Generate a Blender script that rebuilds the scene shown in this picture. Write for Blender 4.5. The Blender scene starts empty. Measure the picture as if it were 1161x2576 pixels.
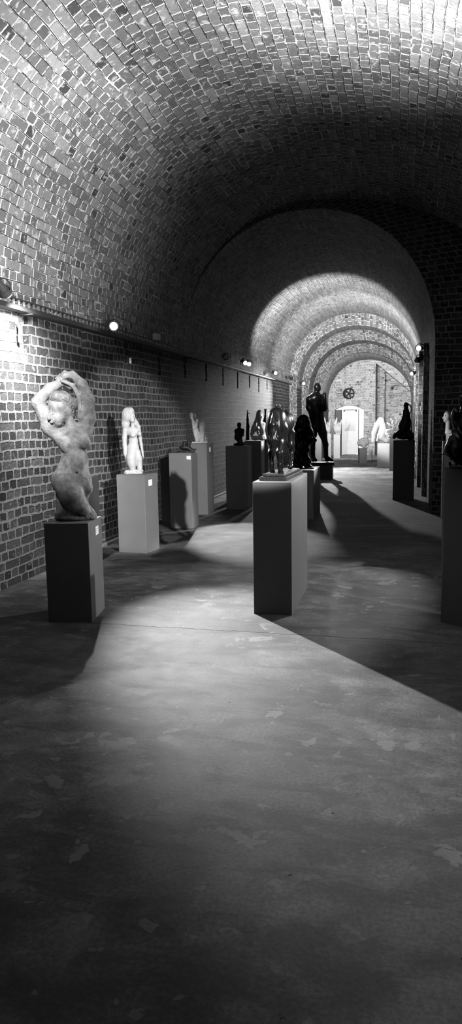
import bpy, bmesh, math, random
import numpy as np
from mathutils import Vector, Matrix, Euler
from math import radians, sin, cos, pi, sqrt, atan2

random.seed(7)
C = bpy.context.scene.collection
SC = bpy.context.scene

# ------------------------------------------------------------------ camera
F_PX = 1780.0
PITCH, ROLL, YAW = 0.13148774, -0.01528659, 0.23671863
def cam_axes():
    cy, sy = cos(YAW), sin(YAW)
    f0 = Vector((-sy, cy, 0)); r0 = Vector((cy, sy, 0)); u0 = Vector((0, 0, 1))
    f = f0 * cos(PITCH) - u0 * sin(PITCH); u = u0 * cos(PITCH) + f0 * sin(PITCH)
    r = r0 * cos(ROLL) + u * sin(ROLL); uu = u * cos(ROLL) - r0 * sin(ROLL)
    return r.normalized(), uu.normalized(), f.normalized()
R_, U_, F_ = cam_axes()
cam_d = bpy.data.cameras.new('camera'); cam = bpy.data.objects.new('camera', cam_d); C.objects.link(cam)
cam.matrix_world = Matrix(((R_.x, U_.x, -F_.x, 0), (R_.y, U_.y, -F_.y, 0), (R_.z, U_.z, -F_.z, 1.6), (0, 0, 0, 1)))
cam_d.sensor_fit = 'VERTICAL'; cam_d.sensor_height = 36.0; cam_d.lens = F_PX / 2576 * 36.0
cam_d.clip_start = 0.05; cam_d.clip_end = 200
SC.camera = cam

# ------------------------------------------------------------------ world, exposure
w = bpy.data.worlds.new('world'); SC.world = w; w.use_nodes = True
w.node_tree.nodes['Background'].inputs[0].default_value = (0.01, 0.01, 0.01, 1)
w.node_tree.nodes['Background'].inputs[1].default_value = 1.0
SC.view_settings.view_transform = 'Standard'; SC.view_settings.look = 'None'
SC.view_settings.exposure = 0.0; SC.view_settings.gamma = 1.0
SC.view_settings.use_curve_mapping = False

# ------------------------------------------------------------------ lights of the gallery, with added fill spots
def spot(name, loc, target, energy, angle, blend=0.3, size=0.03):
    d = bpy.data.lights.new(name, 'SPOT'); d.energy = energy; d.spot_size = radians(angle); d.spot_blend = blend
    d.shadow_soft_size = size
    o = bpy.data.objects.new(name, d); C.objects.link(o); o.location = loc
    o.rotation_euler = (Vector(target) - Vector(loc)).to_track_quat('-Z', 'Y').to_euler()
    return o
def point(name, loc, energy, size=0.04):
    d = bpy.data.lights.new(name, 'POINT'); d.energy = energy; d.shadow_soft_size = size
    o = bpy.data.objects.new(name, d); C.objects.link(o); o.location = loc
    return o
LAMPS = dict(
    vault=((0.7, 3.6, 2.6), (0.45, 5.1, 5.0), 12500, 69, 1.0, 0.10),
    vault_fill=((-0.4, 3.5, 2.4), (-1.7, 5.6, 4.9), 2200, 58, 1.0, 0.10),  # fill spot added to brighten the vault between the other two
    robe=((0.30, 14.45, 2.85), (-1.45, 11.4, 1.10), 3500, 13, 0.6, 0.04),
    vault_low=((-1.0, 3.5, 2.2), (-3.4, 5.9, 3.5), 2600, 56, 1.0, 0.10),
    key=((-3.38, 8.10, 2.66), (-0.72, 4.85, 0.0), 4800, 37, 0.9, 0.025),
    wall=((-3.22, 6.05, 2.72), (-3.70, 6.42, 2.18), 1300, 90, 1.0, 0.04),
    wall_wash=((-2.0, 3.2, 2.9), (-3.7, 6.1, 1.1), 1100, 38, 1.0, 0.06),
    front=((1.45, 2.2, 2.75), (-3.05, 8.6, 1.05), 7000, 21, 0.4, 0.03),
    bust=((1.2, 3.2, 2.9), (-2.6, 5.3, 1.50), 190, 16, 0.8, 0.06),
    right=((1.70, 9.6, 2.75), (-1.3, 6.2, 0.4), 1450, 40, 0.6, 0.04),
    mid=((-3.42, 12.6, 2.75), (-2.0, 9.4, 0.0), 1700, 26, 0.5, 0.03),
    far_vault=((-2.9, 15.8, 2.9), (-1.4, 21.5, 4.6), 3800, 80, 1.0, 0.10),
    far_vault_2=((-0.6, 18.6, 2.2), (-1.9, 24.0, 4.4), 3000, 100, 1.0, 0.10),
    far_wall=((-2.3, 22.5, 3.0), (-3.7, 18.6, 1.6), 3400, 42, 1.0, 0.06),
    far_floor=((-3.2, 23.3, 2.8), (-1.4, 20.0, 0.0), 2800, 84, 0.8, 0.05),
    far_end=((-1.2, 25.2, 2.9), (-1.9, 30.0, 1.6), 900, 110, 0.8, 0.06),
    far_right=((-2.9, 14.2, 2.8), (0.45, 17.8, 1.8), 3000, 36, 0.8, 0.06),
    plaster_fill=((-3.1, 18.6, 2.8), (-0.45, 22.3, 1.2), 2200, 22, 0.7, 0.05),  # added spot that brightens the far plaster figures
    face_fill=((-3.3, 9.2, 2.8), (0.70, 11.5, 1.42), 1200, 6, 0.6, 0.03),  # added narrow spot that brightens the face of the right-hand bust
    white_bust=((0.30, 14.5, 2.85), (-2.6, 13.5, 1.40), 9000, 12, 0.6, 0.04),
)
for k, (l, t, e, a, b, s) in LAMPS.items():
    spot('spot_' + k, l, t, e, a, b, s)

# ------------------------------------------------------------------ helpers
def tag(o, label=None, cat=None, group=None, kind=None):
    if label: o['label'] = label
    if cat: o['category'] = cat
    if group: o['group'] = group
    if kind: o['kind'] = kind
    return o
def empty(name, loc=(0, 0, 0), rz=0.0):
    o = bpy.data.objects.new(name, None); C.objects.link(o); o.location = loc; o.rotation_euler = (0, 0, rz)
    o.empty_display_size = 0.1
    return o
def link(name, me, mat, parent=None, smooth=False):
    o = bpy.data.objects.new(name, me); C.objects.link(o)
    if mat: me.materials.append(mat)
    if parent: o.parent = parent
    if smooth:
        me.polygons.foreach_set('use_smooth', [True] * len(me.polygons))
    return o
def obj(name, bm, mat, parent=None, smooth=False, bevel=0.0):
    me = bpy.data.meshes.new(name); bm.normal_update(); bm.to_mesh(me); bm.free()
    o = link(name, me, mat, parent, smooth)
    if bevel:
        m = o.modifiers.new('bevel', 'BEVEL'); m.width = bevel; m.segments = 2; m.limit_method = 'ANGLE'
    return o
def bx(bm, x0, x1, y0, y1, z0, z1, M=None):
    vs = [bm.verts.new(p) for p in ((x0,y0,z0),(x1,y0,z0),(x1,y1,z0),(x0,y1,z0),(x0,y0,z1),(x1,y0,z1),(x1,y1,z1),(x0,y1,z1))]
    for f in ((3,2,1,0),(4,5,6,7),(0,1,5,4),(1,2,6,5),(2,3,7,6),(3,0,4,7)):
        bm.faces.new([vs[i] for i in f])
    if M: bmesh.ops.transform(bm, matrix=M, verts=vs)
    return vs
def cyl(bm, a, b, r0, r1=None, seg=16):
    a = Vector(a); b = Vector(b); r1 = r0 if r1 is None else r1
    d = b - a; q = d.to_track_quat('Z', 'Y').to_matrix().to_4x4(); q.translation = (a + b) / 2
    bmesh.ops.create_cone(bm, cap_ends=True, segments=seg, radius1=r0, radius2=r1, depth=d.length, matrix=q)
def sph(bm, c, r, sc=(1, 1, 1), seg=16):
    M = Matrix.Translation(c) @ Matrix.Diagonal((*sc, 1))
    bmesh.ops.create_uvsphere(bm, u_segments=seg, v_segments=seg // 2 + 2, radius=r, matrix=M)
def torus(bm, c, R, r, axis='X', arc=(0, 2 * pi), n=24, m=8):
    rings = []
    full = abs(arc[1] - arc[0] - 2 * pi) < 1e-6
    for i in range(n + (0 if full else 1)):
        t = arc[0] + (arc[1] - arc[0]) * i / n
        ring = []
        for j in range(m):
            p = 2 * pi * j / m
            rr = R + r * cos(p)
            v = {'X': (r * sin(p), rr * cos(t), rr * sin(t)), 'Y': (rr * cos(t), r * sin(p), rr * sin(t)),
                 'Z': (rr * cos(t), rr * sin(t), r * sin(p))}[axis]
            ring.append(bm.verts.new(Vector(c) + Vector(v)))
        rings.append(ring)
    k = len(rings)
    for i in range(k if full else k - 1):
        A, B = rings[i], rings[(i + 1) % k]
        for j in range(m):
            bm.faces.new((A[j], A[(j + 1) % m], B[(j + 1) % m], B[j]))

# ------------------------------------------------------------------ materials
class NT:
    def __init__(s, name):
        s.m = bpy.data.materials.new(name); s.m.use_nodes = True; s.t = s.m.node_tree
        for n in list(s.t.nodes): s.t.nodes.remove(n)
        s.out = s.n('ShaderNodeOutputMaterial'); s.b = s.n('ShaderNodeBsdfPrincipled')
        s.l(s.b.outputs[0], s.out.inputs[0])
    def n(s, typ, **kw):
        x = s.t.nodes.new(typ)
        for k, v in kw.items(): setattr(x, k, v)
        return x
    def l(s, a, b): s.t.links.new(a, b)
    def set(s, sock, v):
        if isinstance(v, bpy.types.NodeSocket): s.l(v, sock)
        else: sock.default_value = v
    def ma(s, op, a, b=None, c=None, clamp=False):
        x = s.n('ShaderNodeMath', operation=op); x.use_clamp = clamp
        s.set(x.inputs[0], a)
        if b is not None: s.set(x.inputs[1], b)
        if c is not None: s.set(x.inputs[2], c)
        return x.outputs[0]
    def noise(s, vec, scale, detail=4, rough=0.55, dist=0.0):
        x = s.n('ShaderNodeTexNoise'); x.inputs['Scale'].default_value = scale; x.inputs['Detail'].default_value = detail
        x.inputs['Roughness'].default_value = rough; x.inputs['Distortion'].default_value = dist
        if vec is not None: s.l(vec, x.inputs['Vector'])
        return x.outputs[0]
    def step(s, v, a, b):
        x = s.n('ShaderNodeMapRange', interpolation_type='SMOOTHSTEP'); s.set(x.inputs[0], v)
        s.set(x.inputs[1], a); s.set(x.inputs[2], b)
        return x.outputs[0]
    def mix(s, f, a, b):
        x = s.n('ShaderNodeMix', data_type='FLOAT'); s.set(x.inputs[0], f); s.set(x.inputs[2], a); s.set(x.inputs[3], b)
        return x.outputs[0]
    def grey(s, v):
        x = s.n('ShaderNodeCombineColor'); s.set(x.inputs[0], v); s.set(x.inputs[1], v); s.set(x.inputs[2], v)
        return x.outputs[0]
    def ramp(s, v, pts):
        x = s.n('ShaderNodeValToRGB'); s.set(x.inputs[0], v); e = x.color_ramp.elements
        while len(e) < len(pts): e.new(0.5)
        for i, (p, g) in enumerate(pts):
            e[i].position = p; e[i].color = (g, g, g, 1)
        return x.outputs[0]
    def bump(s, h, strength=1.0, dist=0.01, prev=None):
        x = s.n('ShaderNodeBump'); x.inputs['Strength'].default_value = strength; x.inputs['Distance'].default_value = dist
        s.l(h, x.inputs['Height'])
        if prev is not None: s.l(prev, x.inputs['Normal'])
        return x.outputs[0]

def brick_mat(name, h=0.096, wl=0.265, joint=0.011, lo=0.10, hi=0.34, mort=0.62, crack=0.6, smear=0.0, bumpd=0.02, mix_bond=0.45):
    s = NT(name)
    uv = s.n('ShaderNodeUVMap'); uv.uv_map = 'UVMap'
    tc = s.n('ShaderNodeTexCoord'); P3 = tc.outputs['Object']
    sp = s.n('ShaderNodeSeparateXYZ'); s.l(uv.outputs[0], sp.inputs[0])
    # warped coordinates: hand-laid, worn bricks
    wn = s.n('ShaderNodeTexNoise'); wn.inputs['Scale'].default_value = 9; wn.inputs['Detail'].default_value = 3; s.l(P3, wn.inputs['Vector'])
    wn2 = s.n('ShaderNodeTexNoise'); wn2.inputs['Scale'].default_value = 1.3; wn2.inputs['Detail'].default_value = 1; s.l(P3, wn2.inputs['Vector'])
    ws = s.n('ShaderNodeSeparateColor'); s.l(wn.outputs[1], ws.inputs[0])
    ws2 = s.n('ShaderNodeSeparateColor'); s.l(wn2.outputs[1], ws2.inputs[0])
    u = s.ma('ADD', s.ma('MULTIPLY_ADD', s.ma('SUBTRACT', ws.outputs[0], 0.5), 0.032, sp.outputs[0]), s.ma('MULTIPLY', ws2.outputs[0], 0.06))
    v = s.ma('ADD', s.ma('MULTIPLY_ADD', s.ma('SUBTRACT', ws.outputs[1], 0.5), 0.026, sp.outputs[1]), s.ma('MULTIPLY', ws2.outputs[1], 0.05))
    vr = s.ma('DIVIDE', v, h); row = s.ma('FLOOR', vr); fv = s.ma('SUBTRACT', vr, row)
    par = s.ma('MODULO', s.ma('ABSOLUTE', row), 2.0)
    wr = s.n('ShaderNodeTexWhiteNoise', noise_dimensions='1D'); s.l(row, wr.inputs['W'])
    ur = s.ma('ADD', s.ma('DIVIDE', u, wl), s.ma('ADD', s.ma('MULTIPLY', par, 0.25), s.ma('MULTIPLY', wr.outputs[0], 0.2)))
    col = s.ma('FLOOR', ur); fu = s.ma('SUBTRACT', ur, col)
    cv = s.n('ShaderNodeCombineXYZ'); s.l(col, cv.inputs[0]); s.l(row, cv.inputs[1])
    w1 = s.n('ShaderNodeTexWhiteNoise', noise_dimensions='2D'); s.l(cv.outputs[0], w1.inputs['Vector'])
    # some stretchers are two headers; odd rows mostly headers
    thr = s.mix(par, mix_bond * 0.5, 0.5 + mix_bond)
    split = s.ma('LESS_THAN', w1.outputs[0], thr)
    fu2 = s.ma('FRACT', s.ma('MULTIPLY', fu, 2.0)); half = s.ma('FLOOR', s.ma('MULTIPLY', fu, 2.0))
    du1 = s.ma('MULTIPLY', s.ma('MINIMUM', fu, s.ma('SUBTRACT', 1.0, fu)), wl)
    du2 = s.ma('MULTIPLY', s.ma('MINIMUM', fu2, s.ma('SUBTRACT', 1.0, fu2)), wl / 2)
    du = s.mix(split, du1, du2)
    dv = s.ma('MULTIPLY', s.ma('MINIMUM', fv, s.ma('SUBTRACT', 1.0, fv)), h)
    cid = s.n('ShaderNodeCombineXYZ'); s.l(s.ma('ADD', col, s.ma('MULTIPLY', s.ma('MULTIPLY', split, half), 0.5)), cid.inputs[0]); s.l(row, cid.inputs[1])
    w2 = s.n('ShaderNodeTexWhiteNoise', noise_dimensions='2D'); s.l(cid.outputs[0], w2.inputs['Vector'])
    idr = w2.outputs[0]
    w3 = s.n('ShaderNodeSeparateColor'); s.l(w2.outputs[1], w3.inputs[0])
    d = s.n('ShaderNodeMath', operation='SMOOTH_MIN'); s.l(du, d.inputs[0]); s.l(dv, d.inputs[1]); d.inputs[2].default_value = 0.018
    d = d.outputs[0]
    nf = s.noise(P3, 38, 4, 0.6); ng = s.noise(P3, 2.2, 3, 0.6)
    nm = s.noise(P3, 110, 3, 0.6)
    dn = s.ma('ADD', d, s.ma('MULTIPLY', s.ma('SUBTRACT', nf, 0.5), 0.016))
    jw = s.ma('ADD', joint * 0.35, s.ma('MULTIPLY', s.ma('SUBTRACT', ng, 0.35), joint * 1.1))
    face = s.step(dn, jw, s.ma('ADD', jw, 0.0055))                     # 1 on the brick
    tone = s.ramp(idr, [(0.0, lo * 0.35), (0.08, lo), (0.5, (lo + hi) / 2), (0.92, hi), (1.0, min(hi * 1.35, .9))])
    tone = s.n('ShaderNodeSeparateColor').inputs[0].node if False else tone
    tv = s.ma('MULTIPLY', tone, s.ma('ADD', 0.62, s.ma('MULTIPLY', s.noise(P3, 24, 6, 0.65), 0.76)))
    # lime smears
    if smear > 0:
        sm = s.step(s.noise(P3, 14, 5, 0.65, 0.6), 0.62 - smear * 0.2, 0.72 - smear * 0.1)
        tv = s.mix(s.ma('MULTIPLY', sm, 0.75), tv, mort * 0.9)
    mt = s.ma('MULTIPLY', mort, s.ma('ADD', 0.55, s.ma('MULTIPLY', s.noise(P3, 30, 5, 0.7), 0.85)))
    colv = s.mix(face, mt, tv)
    # open bed joints, the shade inside them put into the colour
    if crack > 0:
        cm = s.ma('MULTIPLY', s.ma('SUBTRACT', 1.0, s.step(dv, 0.0022, 0.0048)),
                  s.step(s.noise(P3, 3.1, 3, 0.6), 0.62 - crack * 0.25, 0.66 - crack * 0.2))
        colv = s.mix(cm, colv, 0.012)
    else: cm = None
    s.l(s.grey(colv), s.b.inputs['Base Color'])
    s.b.inputs['Roughness'].default_value = 0.88
    s.b.inputs['Specular IOR Level'].default_value = 0.25
    hgt = s.ma('ADD', s.ma('MULTIPLY', face, s.ma('ADD', 0.5, s.ma('MULTIPLY', w3.outputs[1], 0.7))), s.ma('MULTIPLY', nf, 0.35))
    hgt = s.ma('ADD', hgt, s.ma('MULTIPLY', nm, 0.12))
    if cm is not None: hgt = s.ma('SUBTRACT', hgt, s.ma('MULTIPLY', cm, 1.2))
    s.l(s.bump(hgt, 1.0, bumpd), s.b.inputs['Normal'])
    return s.m

def floor_mat():
    s = NT('worn_concrete'); tc = s.n('ShaderNodeTexCoord'); P = tc.outputs['Object']
    sp = s.n('ShaderNodeSeparateXYZ'); s.l(P, sp.inputs[0])
    big = s.noise(P, 0.9, 5, 0.6, 0.4); med = s.noise(P, 4.5, 6, 0.65, 0.3); fine = s.noise(P, 60, 4, 0.6)
    base = s.ma('MULTIPLY', s.ramp(big, [(0.34, 0.022), (0.5, 0.042), (0.66, 0.068)]), s.ma('ADD', 0.68, s.ma('MULTIPLY', s.step(med, 0.36, 0.66), 0.62)))
    base = s.ma('MULTIPLY', base, s.ma('ADD', 0.72, s.ma('MULTIPLY', s.step(fine, 0.3, 0.7), 0.56)))
    st = s.n('ShaderNodeMapping'); st.inputs['Scale'].default_value = (1.0, 2.6, 1); s.l(P, st.inputs['Vector'])
    base = s.ma('MULTIPLY', base, s.ma('ADD', 0.62, s.ma('MULTIPLY', s.step(s.noise(st.outputs[0], 1.7, 7, 0.7, 0.5), 0.40, 0.56), 0.55)))
    # flaked lighter patches
    fl = s.noise(P, 4.6, 5, 0.55, 0.35); pm = s.step(s.noise(P, 1.1, 1), 0.45, 0.62)
    patch = s.ma('MULTIPLY', s.step(fl, 0.615, 0.622), pm)
    fl2 = s.step(s.noise(P, 9, 3, 0.5, 0.5), 0.655, 0.665)
    patch = s.ma('MAXIMUM', patch, s.ma('MULTIPLY', fl2, 0.6))
    base = s.mix(s.ma('MULTIPLY', patch, 0.6), base, 0.12)
    # small dark pits
    vo = s.n('ShaderNodeTexVoronoi'); vo.inputs['Scale'].default_value = 5.5; s.l(P, vo.inputs['Vector'])
    pit = s.ma('SUBTRACT', 1.0, s.step(vo.outputs['Distance'], 0.030, 0.045))
    base = s.mix(s.ma('MULTIPLY', pit, 0.8), base, 0.03)
    # joints across the hall
    j = None
    wob = s.ma('MULTIPLY', s.ma('SUBTRACT', s.noise(P, 6, 6, 0.7), 0.5), 0.10)
    for y0 in (5.05, 13.25):
        dy = s.ma('ABSOLUTE', s.ma('SUBTRACT', s.ma('ADD', sp.outputs[1], wob), y0 + 0.0))
        q = s.ma('SUBTRACT', 1.0, s.step(dy, 0.005, 0.018))
        j = q if j is None else s.ma('MAXIMUM', j, q)
    base = s.mix(s.ma('MULTIPLY', j, 0.85), base, 0.03)
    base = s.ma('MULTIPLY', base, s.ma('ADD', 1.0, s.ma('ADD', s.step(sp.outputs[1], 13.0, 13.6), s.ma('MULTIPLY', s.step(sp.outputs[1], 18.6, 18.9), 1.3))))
    s.l(s.grey(base), s.b.inputs['Base Color'])
    s.l(s.ma('ADD', 0.60, s.ma('MULTIPLY', med, 0.3)), s.b.inputs['Roughness'])
    s.b.inputs['Specular IOR Level'].default_value = 0.25
    # rougher cobbled screed further in
    ax = s.n('ShaderNodeMapping'); ax.inputs['Scale'].default_value = (1.2, 4.0, 1); s.l(P, ax.inputs['Vector'])
    far = s.step(sp.outputs[1], 13.0, 14.5); far2 = s.ma('SUBTRACT', 1.0, s.step(sp.outputs[1], 18.5, 19.5))
    rough = s.ma('MULTIPLY', s.noise(ax.outputs[0], 2.6, 4, 0.6), s.ma('MULTIPLY', far, far2))
    hgt = s.ma('ADD', s.ma('MULTIPLY', med, 0.03), s.ma('MULTIPLY', fine, 0.07))
    hgt = s.ma('ADD', hgt, s.ma('MULTIPLY', patch, -0.03))
    hgt = s.ma('ADD', hgt, s.ma('MULTIPLY', rough, 2.2))
    hgt = s.ma('SUBTRACT', hgt, s.ma('MULTIPLY', s.ma('MAXIMUM', j, pit), 0.4))
    s.l(s.bump(hgt, 0.8, 0.02), s.b.inputs['Normal'])
    return s.m

def stone_mat(name, lo, hi, scale=18, rough=0.85, bump=0.006, metallic=0.0, spec=0.3, pits=False):
    s = NT(name); tc = s.n('ShaderNodeTexCoord'); P = tc.outputs['Object']
    a = s.noise(P, scale, 6, 0.65); b = s.noise(P, scale * 5, 4, 0.6)
    v = s.mix(s.step(a, 0.3, 0.7), lo, hi)
    if pits: v = s.mix(s.step(s.noise(P, scale * 0.35, 3, 0.6), 0.55, 0.7), v, lo * 0.6)
    s.l(s.grey(v), s.b.inputs['Base Color']); s.b.inputs['Roughness'].default_value = rough
    s.b.inputs['Metallic'].default_value = metallic; s.b.inputs['Specular IOR Level'].default_value = spec
    s.l(s.bump(s.ma('ADD', a, s.ma('MULTIPLY', b, 0.5)), 0.8, bump), s.b.inputs['Normal'])
    return s.m
def paint_mat(name, g, streak=0.0, rough=0.6):
    s = NT(name); tc = s.n('ShaderNodeTexCoord'); P = tc.outputs['Object']
    mp = s.n('ShaderNodeMapping'); mp.inputs['Scale'].default_value = (30, 30, 0.7); s.l(P, mp.inputs['Vector'])
    a = s.noise(mp.outputs[0], 1.6, 5, 0.7); b = s.noise(P, 5, 5, 0.6)
    v = s.ma('MULTIPLY', g, s.ma('ADD', 0.86, s.ma('MULTIPLY', b, 0.28)))
    if streak: v = s.ma('MULTIPLY', v, s.ma('ADD', 1 - streak, s.ma('MULTIPLY', s.step(a, 0.35, 0.65), streak * 1.2)))
    s.l(s.grey(v), s.b.inputs['Base Color']); s.b.inputs['Roughness'].default_value = rough
    s.l(s.bump(s.noise(P, 300, 3), 0.3, 0.001), s.b.inputs['Normal'])
    return s.m
def plain_mat(name, g, rough=0.5, metallic=0.0, emit=0.0):
    s = NT(name); s.b.inputs['Base Color'].default_value = (g, g, g, 1)
    s.b.inputs['Roughness'].default_value = rough; s.b.inputs['Metallic'].default_value = metallic
    n = s.noise(None, 40, 3); s.l(s.bump(n, 0.1, 0.001), s.b.inputs['Normal'])
    if emit:
        s.b.inputs['Emission Color'].default_value = (1, 1, 1, 1); s.b.inputs['Emission Strength'].default_value = emit
    return s.m

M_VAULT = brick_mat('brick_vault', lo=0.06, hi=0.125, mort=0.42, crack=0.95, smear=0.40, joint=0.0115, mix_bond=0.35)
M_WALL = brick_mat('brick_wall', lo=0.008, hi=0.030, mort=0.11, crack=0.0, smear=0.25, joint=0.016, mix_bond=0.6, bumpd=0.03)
M_END = brick_mat('brick_end', lo=0.18, hi=0.32, mort=0.5, crack=0.3, smear=0.3, joint=0.012)
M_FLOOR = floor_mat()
M_SAND = stone_mat('rough_sandstone', 0.13, 0.32, 14, 0.92, 0.010, pits=True)
M_SANDH = stone_mat('rough_sandstone_hair', 0.12, 0.28, 22, 0.95, 0.02)
M_PLASTER = stone_mat('white_plaster', 0.24, 0.28, 10, 0.6, 0.002)
M_PLASTER2 = stone_mat('white_plaster_rough', 0.22, 0.32, 40, 0.7, 0.008)
M_GREY = stone_mat('grey_stone', 0.22, 0.36, 20, 0.85, 0.004)
M_BRONZE = stone_mat('dark_bronze', 0.0015, 0.004, 14, 0.24, 0.003, 0.0, 0.13)
M_BRONZE2 = stone_mat('dull_bronze', 0.004, 0.010, 24, 0.45, 0.006, 0.0, 0.2)
M_BLACK = plain_mat('black_metal', 0.010, 0.75, 0.0)
M_PED = paint_mat('grey_painted_board', 0.085)
M_PEDS = paint_mat('streaked_wood', 0.13, 0.55)
M_PEDW = paint_mat('white_painted_board', 0.34)
M_DARKW = paint_mat('black_painted_board', 0.02)
M_LABEL = plain_mat('white_card', 0.8, 0.6)
M_INK = plain_mat('printed_ink', 0.08, 0.6)
M_BULB = plain_mat('lit_bulb', 0.9, 0.4, 0, 12)
M_DOORW = paint_mat('pale_door_paint', 0.6)
M_DOORD = paint_mat('dark_door_paint', 0.05)
M_SLAB = plain_mat('pale_stone_kerb', 0.3, 0.8)

# ------------------------------------------------------------------ the hall
XL, XC = -3.70, -1.40
ZS = 2.75
def profile(xl, xr, zs, zc, xc=None, n=40, v0=None):
    """half ellipse pair from left springing over the crown to the right springing; returns (x,z,arclength)"""
    xc = XC if xc is None else xc
    pts = []
    for i in range(n + 1):
        t = -pi / 2 + pi * i / n
        a = (xc - xl) if t < 0 else (xr - xc)
        # slightly superelliptic shoulder
        pts.append((xc + a * (abs(sin(t)) ** 0.97) * (1 if t >= 0 else -1), zs + (zc - zs) * max(cos(t), 0) ** 0.97))
    out = []; L = zs if v0 is None else v0
    for i, p in enumerate(pts):
        if i: L += math.dist(p, pts[i - 1])
        out.append((p[0], p[1], L))
    return out
def loft(name, prof, ys, mat, num=None):
    bm = bmesh.new(); uvl = bm.loops.layers.uv.new('UVMap')
    rows = [[bm.verts.new((x, y, z)) for (x, z, L) in prof] for y in ys]
    for j in range(len(ys) - 1):
        for i in range(len(prof) - 1):
            f = bm.faces.new((rows[j][i], rows[j][i + 1], rows[j + 1][i + 1], rows[j + 1][i])); f.smooth = True
            for lp, (yy, k) in zip(f.loops, ((ys[j], i), (ys[j], i + 1), (ys[j + 1], i + 1), (ys[j + 1], i))):
                lp[uvl].uv = (yy, prof[k][2])
    o = obj(name, bm, mat); o['kind'] = 'structure'
    return o
def quad_uv(bm, uvl, pts, uvs):
    vs = [bm.verts.new(p) for p in pts]; f = bm.faces.new(vs)
    for lp, uv in zip(f.loops, uvs): lp[uvl].uv = uv
def annulus(name, pa, pb, y, mat, drop=True):
    """wall face at y between an outer and an inner profile, with the jambs below the springing"""
    bm = bmesh.new(); uvl = bm.loops.layers.uv.new('UVMap')
    A = [(pa[0][0], 0, 0)] + list(pa) + [(pa[-1][0], 0, pa[-1][2] + pa[-1][1])]
    B = [(pb[0][0], 0, 0)] + list(pb) + [(pb[-1][0], 0, pb[-1][2] + pb[-1][1])]
    for i in range(len(A) - 1):
        q = [A[i], A[i + 1], B[i + 1], B[i]]
        # bricks set on edge radially: run along the arc as u
        L0, L1 = B[i][2], B[i + 1][2]
        wa = math.dist(A[i][:2], B[i][:2]); wb = math.dist(A[i + 1][:2], B[i + 1][:2])
        quad_uv(bm, uvl, [(p[0], y, p[1]) for p in q], [(wa, L0), (wb, L1), (0, L1), (0, L0)])
    o = obj(name, bm, mat); o['kind'] = 'structure'
    return o
Y0, Y1, Y2, Y3, Y4, Y5 = -3.0, 12.0, 24.0, 25.2, 26.4, 30.0
P_NEAR = profile(XL, 1.85, ZS, 5.08)
P_S1 = profile(XL, 0.50, ZS, 4.95, -1.55)
P_S2 = profile(-3.45, 0.46, 2.6, 4.55, -1.55)
P_S3 = profile(-3.20, 0.42, 2.45, 4.20, -1.50)
P_S4 = profile(-3.00, 0.36, 2.2, 3.90, -1.45)
def ys(a, b, st=0.75):
    n = max(1, round((b - a) / st)); return [a + (b - a) * i / n for i in range(n + 1)]
loft('ceiling', P_NEAR, ys(Y0, Y1), M_VAULT)
loft('ceiling', P_S1, ys(Y1, Y2), M_VAULT)
loft('ceiling', P_S2, ys(Y2, Y3), M_VAULT)
loft('ceiling', P_S3, ys(Y3, Y4), M_VAULT)
loft('ceiling', P_S4, ys(Y4, Y5), M_VAULT)
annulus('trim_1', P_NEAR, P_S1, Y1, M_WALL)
annulus('trim_2', P_S1, P_S2, Y2, M_VAULT)
annulus('trim_3', P_S2, P_S3, Y3, M_VAULT)
annulus('trim_4', P_S3, P_S4, Y4, M_VAULT)
# left wall with putlog slots below the cable tray
SLOTS = [3.9, 5.26, 6.62, 7.98, 9.34, 10.7, 12.08, 13.45, 14.8, 16.18, 17.52, 18.7, 19.9, 21.1, 22.3, 23.4]
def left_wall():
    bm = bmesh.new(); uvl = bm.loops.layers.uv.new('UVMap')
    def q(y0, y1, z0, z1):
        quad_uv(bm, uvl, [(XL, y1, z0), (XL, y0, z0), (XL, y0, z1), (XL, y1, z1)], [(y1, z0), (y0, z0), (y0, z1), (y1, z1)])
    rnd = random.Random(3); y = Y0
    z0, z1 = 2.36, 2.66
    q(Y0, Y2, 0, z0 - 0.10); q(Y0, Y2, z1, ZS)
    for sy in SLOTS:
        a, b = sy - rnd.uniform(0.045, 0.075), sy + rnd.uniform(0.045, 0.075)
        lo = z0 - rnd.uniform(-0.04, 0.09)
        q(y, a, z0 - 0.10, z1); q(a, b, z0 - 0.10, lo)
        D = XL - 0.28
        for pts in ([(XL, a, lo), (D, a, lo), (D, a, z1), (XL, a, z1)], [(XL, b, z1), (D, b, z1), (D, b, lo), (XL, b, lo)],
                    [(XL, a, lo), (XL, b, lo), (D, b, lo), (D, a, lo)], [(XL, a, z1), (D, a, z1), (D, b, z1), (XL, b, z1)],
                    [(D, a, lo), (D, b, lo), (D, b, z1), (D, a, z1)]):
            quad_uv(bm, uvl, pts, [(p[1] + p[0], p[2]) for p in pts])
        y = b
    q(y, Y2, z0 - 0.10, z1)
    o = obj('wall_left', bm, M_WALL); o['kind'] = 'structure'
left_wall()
def flat_wall(name, p0, p1, z0, z1, mat, u0=0.0):
    bm = bmesh.new(); uvl = bm.loops.layers.uv.new('UVMap'); L = math.dist(p0, p1)
    quad_uv(bm, uvl, [(*p0, z0), (*p1, z0), (*p1, z1), (*p0, z1)], [(u0, z0), (u0 + L, z0), (u0 + L, z1), (u0, z1)])
    o = obj(name, bm, mat); o['kind'] = 'structure'; return o
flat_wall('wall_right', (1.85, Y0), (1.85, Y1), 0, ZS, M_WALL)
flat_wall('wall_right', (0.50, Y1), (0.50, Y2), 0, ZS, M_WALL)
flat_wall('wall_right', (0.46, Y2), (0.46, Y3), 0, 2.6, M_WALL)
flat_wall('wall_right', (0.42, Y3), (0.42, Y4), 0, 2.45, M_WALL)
flat_wall('wall_right', (0.36, Y4), (0.36, Y5), 0, 2.2, M_WALL)
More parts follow.
